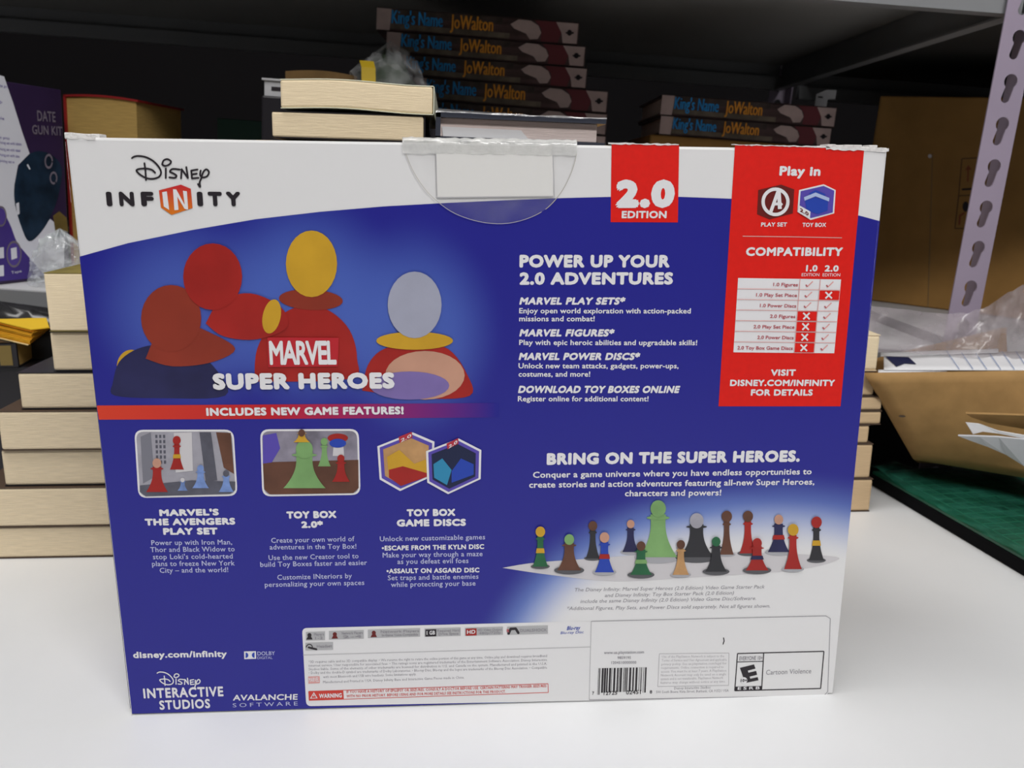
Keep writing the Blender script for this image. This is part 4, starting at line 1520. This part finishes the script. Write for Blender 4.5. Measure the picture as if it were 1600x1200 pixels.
p.poly(curve([(46, 240), (30, 258), (22, 290), (23, 320), (33, 355), (45, 377), (64, 362), (80, 335), (92, 300), (96, 262), (80, 242), (60, 236), (46, 240)], 4), KN, 4)
p.poly([(24, 318), (29, 316), (30, 334), (26, 336)], KW, 5)
p.poly([(43, 256), (47, 264), (45, 265), (41, 258)], KW, 5)
p.build('gun_picture', kit)
p = kit_print()
p.text('DATE', 58, 189, 86.5, 191, 16.5, KG, .03, layer=4)
p.text('GUN KIT', 50, 209.5, 97, 212, 14.5, KG, .03, layer=4)
p.ring(75.5, 252, 4.5, 6.5, KG, 4, sy=1.8)
p.ring(83, 278, 4, 6, KG, 4, sy=1.7)
for i, (wd, yy) in enumerate(((12, 136), (3, 160), (6, 186), (14, 217), (33, 226), (31, 236), (30, 245), (22, 254))):
    p.text('Complete pricing set with labels'[: max(4, int(wd))], -22, yy - 3.5, wd, yy + 1.5, 4.5, KV, 0, layer=4, res=2)
p.build('kit_lettering', kit)
p = kit_print()
p.poly([(82, 337), (92, 330), (103, 340), (106, 362), (86, 364)], mat('ochre_dim_print', (0.16, 0.11, 0.03), .5, .3, var=.3), 6)
p.build('ochre_mark', kit)

# ------------------------------------------------------------------ clear plastic bag between the kit box and the left stack
qa = hit(90, 446, S(0, 0, DECK), EZ) + EZ * .0006
BAGF = film_mat('clear_bag_film', (0.72, 0.76, 0.78), 0.34, 0.05, 42, .28, 1.0)
bw = aty(146, 430, qa.y).x - aty(48, 430, qa.y).x
bh = aty(92, 364, qa.y).z - qa.z
b = lump(0, 0, bw / 2, .024, bh, BAGF, n=34, mrow=14, jit=.11, seed=21, pw=.5)
o = b.build('plastic_bag')
o.location = (aty(97, 440, qa.y).x, qa.y, qa.z)
o.rotation_euler = SM.to_euler()
tag(o, 'crumpled clear plastic bag on the shelf board before the purple kit box', 'bag')

# ------------------------------------------------------------------ things left of the left stack
YB = 0.335
zb1 = aty(10, 573, YB).z
xr_ = aty(88, 573, YB).x
b = MB()
b.box(xr_ - 0.30, xr_, YB, YB + 0.082, 0.0005, zb1, DARKCOVER)
tag(b.build('dark_carton', bevel=.001), 'black carton in shadow at the left edge behind the stacked paperbacks', 'box')
# old book whose corner points at the camera
cz = zb1 + .0006
cpos = atz(29, 574, cz)
dL, dR = (atz(-40, 566, cz) - cpos).normalized(), (atz(78, 546, cz) - cpos).normalized()
ang = math.atan2(dR.y, dR.x)
tb = aty(29, 536, cpos.y).z - cz
mw = Matrix.Translation(cpos) @ Matrix.Rotation(ang, 4, 'Z')
ob = empty('old_book', 'thick old book with a coloured spine, corner forward, under the yellow paper', 'book', mw)
b = MB()
b.box(0.003, 0.062, 0.001, 0.085, .0008, tb - .0008, PAGE_OLD)
b.build('page_block', ob)
b = MB()
b.box(0, 0.064, 0, 0.087, 0, .0008, DARKCOVER)
b.box(0, 0.064, 0, 0.087, tb - .0008, tb, DARKCOVER)
b.box(0, 0.003, 0, 0.087, 0, tb, DARKCOVER)
b.build('cover', ob)
b = MB()
for y0, y1, mt in ((.004, .014, mat('gold_spine_print', (0.20, 0.14, 0.04), .4, .4)), (.02, .05, mat('blue_spine_print', (0.04, 0.10, 0.20), .4, .4, var=.4)), (.055, .062, GOLD)):
    b.face([(-.0004, y0, .002), (-.0004, y1, .002), (-.0004, y1, tb - .002), (-.0004, y0, tb - .002)], mt)
b.build('spine_print', ob)
# bright yellow sheets
yz0 = cz + tb + .0006
YEL = mat('bright_yellow_paper', (0.92, 0.58, 0.035), .7, .2, var=.05, scale=20)
YEL_E = mat('yellow_sheet_edges', (0.74, 0.36, 0.02), .8, .2, var=.25, scale=60, stretch=(1, 1, 25))
ORG = mat('orange_sheet', (0.80, 0.27, 0.012), .7, .2)
A0, B0, D0, G0 = atz(44, 540, yz0), atz(77, 513, yz0), atz(-50, 518, yz0), atz(-30, 500, yz0)
hy = aty(46, 515, A0.y).z - yz0
yz1 = yz0 + hy
A1, B1, E1, G1, D1 = atz(48, 515, yz1), atz(77, 512, yz1), atz(71, 493, yz1), atz(-50, 476, yz1), atz(-50, 491.5, yz1)
for v in (G0, E1, G1):
    v.y = min(v.y, 0.412)
yr = empty('yellow_sheet_pack', 'bright yellow pack of paper sheets at the left edge on the old book', 'paper', Matrix.Translation(A0))


def lay(b, t0, t1, jit, mt):
    q = []
    for t in (t0, t1):
        for lo, hi in ((A0, A1), (B0, B1), (G0, G1 + Vector((0, -.005, 0))), (D0, D1)):
            v = lo * (1 - t) + hi * t + Vector((jit, jit * .6, 0))
            v.z = yz0 + hy * t
            q.append(v - A0)
    b.hexa(q, mt)


b = MB()
lay(b, 0.0, 0.05, 0, mat('pale_bottom_sheet', (0.80, 0.62, 0.30), .7, .2))
b.build('bottom_sheet', yr)
b = MB()
for k in range(9):
    lay(b, .06 + .80 * k / 9, .06 + .80 * (k + .85) / 9, random.uniform(.0006, .0026), YEL_E)
b.build('sheet_stack', yr)
b = MB()
lay(b, .87, .94, .0005, ORG)
b.build('orange_sheet', yr)
b = MB()
tp = [v - A0 for v in (D1, A1, B1, E1, G1)]
b.f.append([0, 1, 2, 3, 4])
b.m.append(0)
b.mats.append(YEL)
b.v += [tuple(v) for v in tp]
b.build('top_sheet', yr, solid=.0008)
# dark glossy pouch behind the yellow pack
DP = MB()
pz = aty(20, 474, .385).z
lum = lump(0, 0, .085, .022, pz - zb1 - .0006, mat('black_glossy_plastic', (0.02, .02, .022), .25, .5), n=28, mrow=8, jit=.06, seed=3, pw=.4)
o = lum.build('plastic_pouch', smooth=True)
o.location = (aty(-5, 480, .385).x, .385, zb1 + .0004)
tag(o, 'black glossy pouch lying behind the yellow paper pack', 'pouch')

# ------------------------------------------------------------------ right: big carton beyond the post
n0 = hit(1362, 470, S(0, 0, DECK), EZ)
n1_ = hit(1510, 489, S(0, 0, DECK), EZ)
cd = (n1_ - n0).normalized()
cn = cd.cross(EZ).normalized()
if cn.y > 0:
    cn = -cn
# push it back behind the post line
cm = Matrix((cd, -cn, EZ)).transposed().to_4x4()
cm.translation = n0 + EZ * .0006
big = empty('shipping_carton', 'large brown shipping carton with handling marks, behind the slotted post', 'box', cm)
cinv = cm.inverted()
cl = lambda px, py: cinv @ hit(px, py, n0, cn)
u0, u1, hgt = cl(1335, 400).x, 0.40, cl(1400, 150).z
b = MB()
b.box(u0, u1, 0, 0.25, 0, hgt, CARD_DK)
b.build('carton_body', big, bevel=.002)
p = Print(n0, cn, cd, EZ, cinv)
p.frame_line([(1503, 248), (1545, 246), (1541, 304), (1498, 306)], 1.1, BLACK, 2)
p.frame_line([(1498, 306), (1541, 304), (1537, 357), (1492, 357)], 1.1, BLACK, 2)
MARK = mat('dim_red_mark', (0.25, 0.07, 0.03), .6, .3)
for xx in (1512, 1526):
    p.stroke([(xx, 284), (xx + 1, 264)], 2.2, MARK, 2, caps=False)
    p.poly([(xx - 4, 266), (xx + 1.2, 258), (xx + 6, 265)], MARK, 2)
p.stroke([(1504, 296), (1522, 295)], 3, BLACK, 2)
p.disc(1509, 323, 5, 8, BLACK, 2)
for xx in (1499, 1511):
    p.stroke([(xx, 350), (xx + 1, 337), (xx + 7, 333)], 3, MARK, 2)
p.build('handling_marks', big)
p = Print(n0, cn, cd, EZ, cinv)
p.stroke([(1457, 240), (1450, 480)], 1.2, mat('tape_seam', (0.20, 0.14, 0.07), .5, .4), 2, caps=False)
p.disc(1453, 244, 3, 3, PALE, 2)
p.build('seam', big)

# ------------------------------------------------------------------ right front: cutting mat, open carton, papers, envelope
MZ = 0.014
m0 = atz(1358.5, 757, 0.0)
m1 = atz(1640, 900, 0.0)
md = (m1 - m0).normalized()
mo = Vector((-md.y, md.x, 0))
if mo.x < 0:
    mo = -mo
mo = Vector((1, 0, 0))
mm4 = Matrix((md, mo, Vector((0, 0, 1)))).transposed().to_4x4()
mm4.translation = m0 + Vector((0, 0, .0005))
cut = empty('cutting_mat', 'green gridded cutting mat on a black board at the right of the table', 'mat', mm4)
GMAT = mat('green_mat_face', alb(20, 78, 58, 1.2), .35, .5, var=.45, scale=26)
GLINE = mat('pale_green_mat_line', alb(50, 130, 100, 1.1), .4, .4)
b = MB()
ml = 0.30
b.box(0.0, ml, 0.0, 0.17, 0, MZ - .003, mat('matt_black_board', (0.006, 0.006, 0.007), .9, .08))
b.build('backing_board', cut, bevel=.001)
b = MB()
b.box(0.001, ml - .002, 0.001, 0.168, MZ - .003, MZ, GMAT)
b.build('mat_sheet', cut, bevel=.0006)
b = MB()
for k in range(1, 26):
    x = k * .0115
    b.box(x, x + .0006, 0.014, 0.160, MZ, MZ + .0002, GLINE)
for k in range(12):
    y = .014 + k * .012
    b.box(.01, ml - .01, y, y + .0006, MZ, MZ + .0002, GLINE)
b.build('grid_lines', cut)
b = MB()
rg = random.Random(5)
rows = []
for j in range(9):
    rows.append([(.001 + (ml + .0) * i / 30, -.002 + .16 * j / 8, MZ + .0012 + rg.uniform(0, .0022) + .011 * math.exp(-((i - 1.2) / 1.6) ** 2 - ((j - 0.9) / 0.9) ** 2)) for i in range(31)])
b.grid(rows, film_mat('mat_clear_sleeve', (0.04, 0.26, 0.18), 0.30, .08, 60, .28, .8))
b.build('clear_sleeve', cut, smooth=True)

# open carton with a flaring front wall
Yt = 0.270
Fz = 0.040
tl = aty(1350, 584, Yt)
tr = aty(1700, 577, Yt - .03)
bl = atz(1428, 716, Fz)
brr = atz(1720, 765, Fz)
tray = empty('open_carton', 'open brown cardboard carton of papers beside the right stack, on the cutting mat', 'box', Matrix.Translation(bl))
O = bl
thick = Vector((0.001, 0.003, 0.0))
b = MB()
n = 10
wall = []
for j in range(n + 1):
    v = j / n
    row = []
    for i in range(13):
        u = i / 12
        q_ = (tl * (1 - u) + tr * u) * (1 - v) + (bl * (1 - u) + brr * u) * v
        q_ = q_ - O + Vector((0, -0.010 * math.sin(math.pi * v) * 0.6, 0))
        row.append(q_)
    wall.append(row)
b.grid(wall, CARD)
b.build('front_flap', tray, solid=.003, smooth=True)
b = MB()
fl_l, fl_r = Vector((bl.x + .03, .352, MZ + .0075)) - O, Vector((brr.x, .340, MZ + .0075)) - O
back_l, back_r = Vector((tl.x + .05, .364, tl.z - .008)) - O, Vector((tr.x, .355, tr.z + .016)) - O
b.face([Vector((0, 0, 0)), brr - O, fl_r, fl_l], CARD)
b.face([fl_l, fl_r, back_r, back_l], CARD)
b.face([Vector((0, 0, 0)), fl_l, back_l, tl - O + Vector((.003, .002, -.001))], CARD)
b.build('carton_wall', tray, solid=.002)
for (px, py) in ((1409, 647), (1441, 699)):
    b = MB()
    d = hit(px, py, tl, Vector((0, 1, 0)))
    # lie on the wall: search along the grid
    best = None
    rr_ = ray(px, py).normalized()
    for j in range(n):
        for i in range(12):
            c4 = (wall[j][i] + wall[j][i + 1] + wall[j + 1][i] + wall[j + 1][i + 1]) / 4 + O
            e = (c4 - CAM)
            off = (e - rr_ * e.dot(rr_)).length
            if best is None or off < best[0]:
                best = (off, e.dot(rr_), (wall[j][i + 1] - wall[j][i]).cross(wall[j + 1][i] - wall[j][i]).normalized())
    nrm = best[2] if best[2].y < 0 else -best[2]
    ctr = CAM + rr_ * best[1] - O + nrm * .0026
    ax = nrm.cross(Vector((0, 0, 1))).normalized()
    ay = ax.cross(nrm)
    b.face([ctr + ax * (.0030 * math.cos(t_ * .52)) + ay * (.0014 * math.sin(t_ * .52)) for t_ in range(12)], BROWNCOVER)
    b.build('punch_hole', tray)

# ruled papers lying in the carton
pp = empty('ruled_papers', 'white sheets with blue ruled lines lying in the open brown carton', 'paper', Matrix.Translation(tl))
LINE = mat('blue_rule_ink', (0.10, 0.22, 0.50), .5, .3)


def paper_pts(x0, ya, x1, yb, Ya, Yb, bulge=0.0, nn=12, k=0.0):
    rows = []
    for j in range(5):
        v = j / 4
        rows.append([(aty(x0 + (x1 - x0) * i / nn, (ya[0] + (ya[1] - ya[0]) * i / nn) * (1 - v) + (yb[0] + (yb[1] - yb[0]) * i / nn) * v,
                          Ya * (1 - v) + Yb * v) - tl + Vector((0, 0, bulge * math.sin(math.pi * i / nn)))) for i in range(nn + 1)])
    return rows


b = MB()
b.grid(paper_pts(1381, (553, 548), 1700, (578, 579), Yt + .075, Yt + .006), PAPER)
b.build('top_sheet', pp, solid=.0006, smooth=True)
b = MB()
b.grid(paper_pts(1376, (551, 545), 1560, (557, 551), Yt + .078, Yt + .065), PAPER)
b.grid(paper_pts(1372, (578, 580), 1480, (582, 582.5), Yt + .010, Yt + .002), PAPER)
b.grid(paper_pts(1396, (568, 571), 1430, (579, 580), Yt + .030, Yt + .008), PAPER)
b.build('under_sheets', pp, solid=.0006, smooth=True)
b = MB()
for k in range(10):
    x = 1478 + k * 21.5
    a_ = [aty(x + 20 * v, 549.5 + (578.3 - 549.5) * v - 0.4, (Yt + .075) * (1 - v) + (Yt + .006) * v) - tl + Vector((0, -.0006, .0006)) for v in (0, .25, .5, .75, 1)]
    for q0_, q1_ in zip(a_, a_[1:]):
        b.face([q0_, q0_ + Vector((.0006, 0, 0)), q1_ + Vector((.0006, 0, 0)), q1_], LINE)
b.build('ruled_lines', pp)
b = MB()
pt = lambda x, y, v: aty(x, y, (Yt + .075) * (1 - v) + (Yt + .006) * v) - tl + Vector((0, -.004, .001))
b.face([pt(1380, 557, .2), pt(1416, 558, .2), pt(1428, 569, .65), pt(1410, 568, .6), pt(1397, 573, .8)], mat('navy_letterhead', (0.015, 0.02, 0.07), .5, .3))
b.build('letterhead', pp)

# padded envelope sticking out in front of the carton
Ye = 0.195
en = empty('padded_envelope', 'white and tan padded envelope poking in at the right edge before the open carton', 'envelope', Matrix.Translation(aty(1510, 690, Ye)))
E0 = aty(1510, 690, Ye)
b = MB()
ep = lambda x, y, d=0.0: aty(x, y, Ye + d) - E0
b.grid([[ep(1509, 645), ep(1540, 646), ep(1600, 648), ep(1720, 652)], [ep(1518, 651, .02), ep(1545, 660, .02), ep(1600, 669, .02), ep(1720, 690, .02)]], CARD)
b.build('tan_flap', en, solid=.0015)
b = MB()
b.grid([[ep(1509, 660, -.004), ep(1530, 662, -.004), ep(1560, 673, -.004), ep(1600, 680, -.004), ep(1720, 700, -.004)],
        [ep(1520, 678, -.003), ep(1535, 674, -.003), ep(1560, 677, -.003), ep(1600, 685, -.003), ep(1720, 706, -.003)]], PAPER)
b.build('padding_edge', en, solid=.001)
b = MB()
b.grid([[ep(1497, 680, -.012), ep(1530, 681, -.008), ep(1560, 682, -.005), ep(1600, 686, -.004), ep(1720, 706, -.004)],
        [ep(1512, 686, .008), ep(1545, 698, .008), ep(1572, 710, .008), ep(1600, 728, .008), ep(1720, 800, .008)]], mat('grey_white_envelope', (0.58, 0.58, 0.61), .6, .3))
b.build('envelope_face', en, solid=.0012)

# crumpled translucent film over the shelf front at the right
rg = random.Random(12)
CF = film_mat('grey_translucent_film', (0.46, 0.41, 0.44), 0.46, .25, 28, .16, .5)
b = MB()
rows = []
C0 = aty(1450, 520, .355)
topc = [(1338, 474), (1366, 478), (1420, 484), (1480, 490), (1512, 489), (1545, 478), (1575, 458), (1600, 444), (1640, 425), (1690, 410)]
for j in range(9):
    v = j / 8
    row = []
    for i in range(28):
        u = i / 27 * 9
        k = min(8, int(u))
        f_ = u - k
        x = topc[k][0] * (1 - f_) + topc[k + 1][0] * f_
        yt = topc[k][1] * (1 - f_) + topc[k + 1][1] * f_
        yb = 548 + (x - 1340) * .05
        Y = .352 - .03 * v + rg.uniform(-.004, .004) + .006 * math.sin(i * .9 + j * .7) - .05 * max(0, (x - 1500) / 200) * (1 - v)
        row.append(aty(x, yt * (1 - v) + yb * v + rg.uniform(-2.5, 2.5) * (1 if j else .6), Y) - C0)
    rows.append(row)
b.grid(rows, CF)
o = b.build('plastic_film', smooth=True)
o.location = C0
tag(o, 'crumpled grey translucent plastic film in front of the shelf board, right of the game box', 'film')
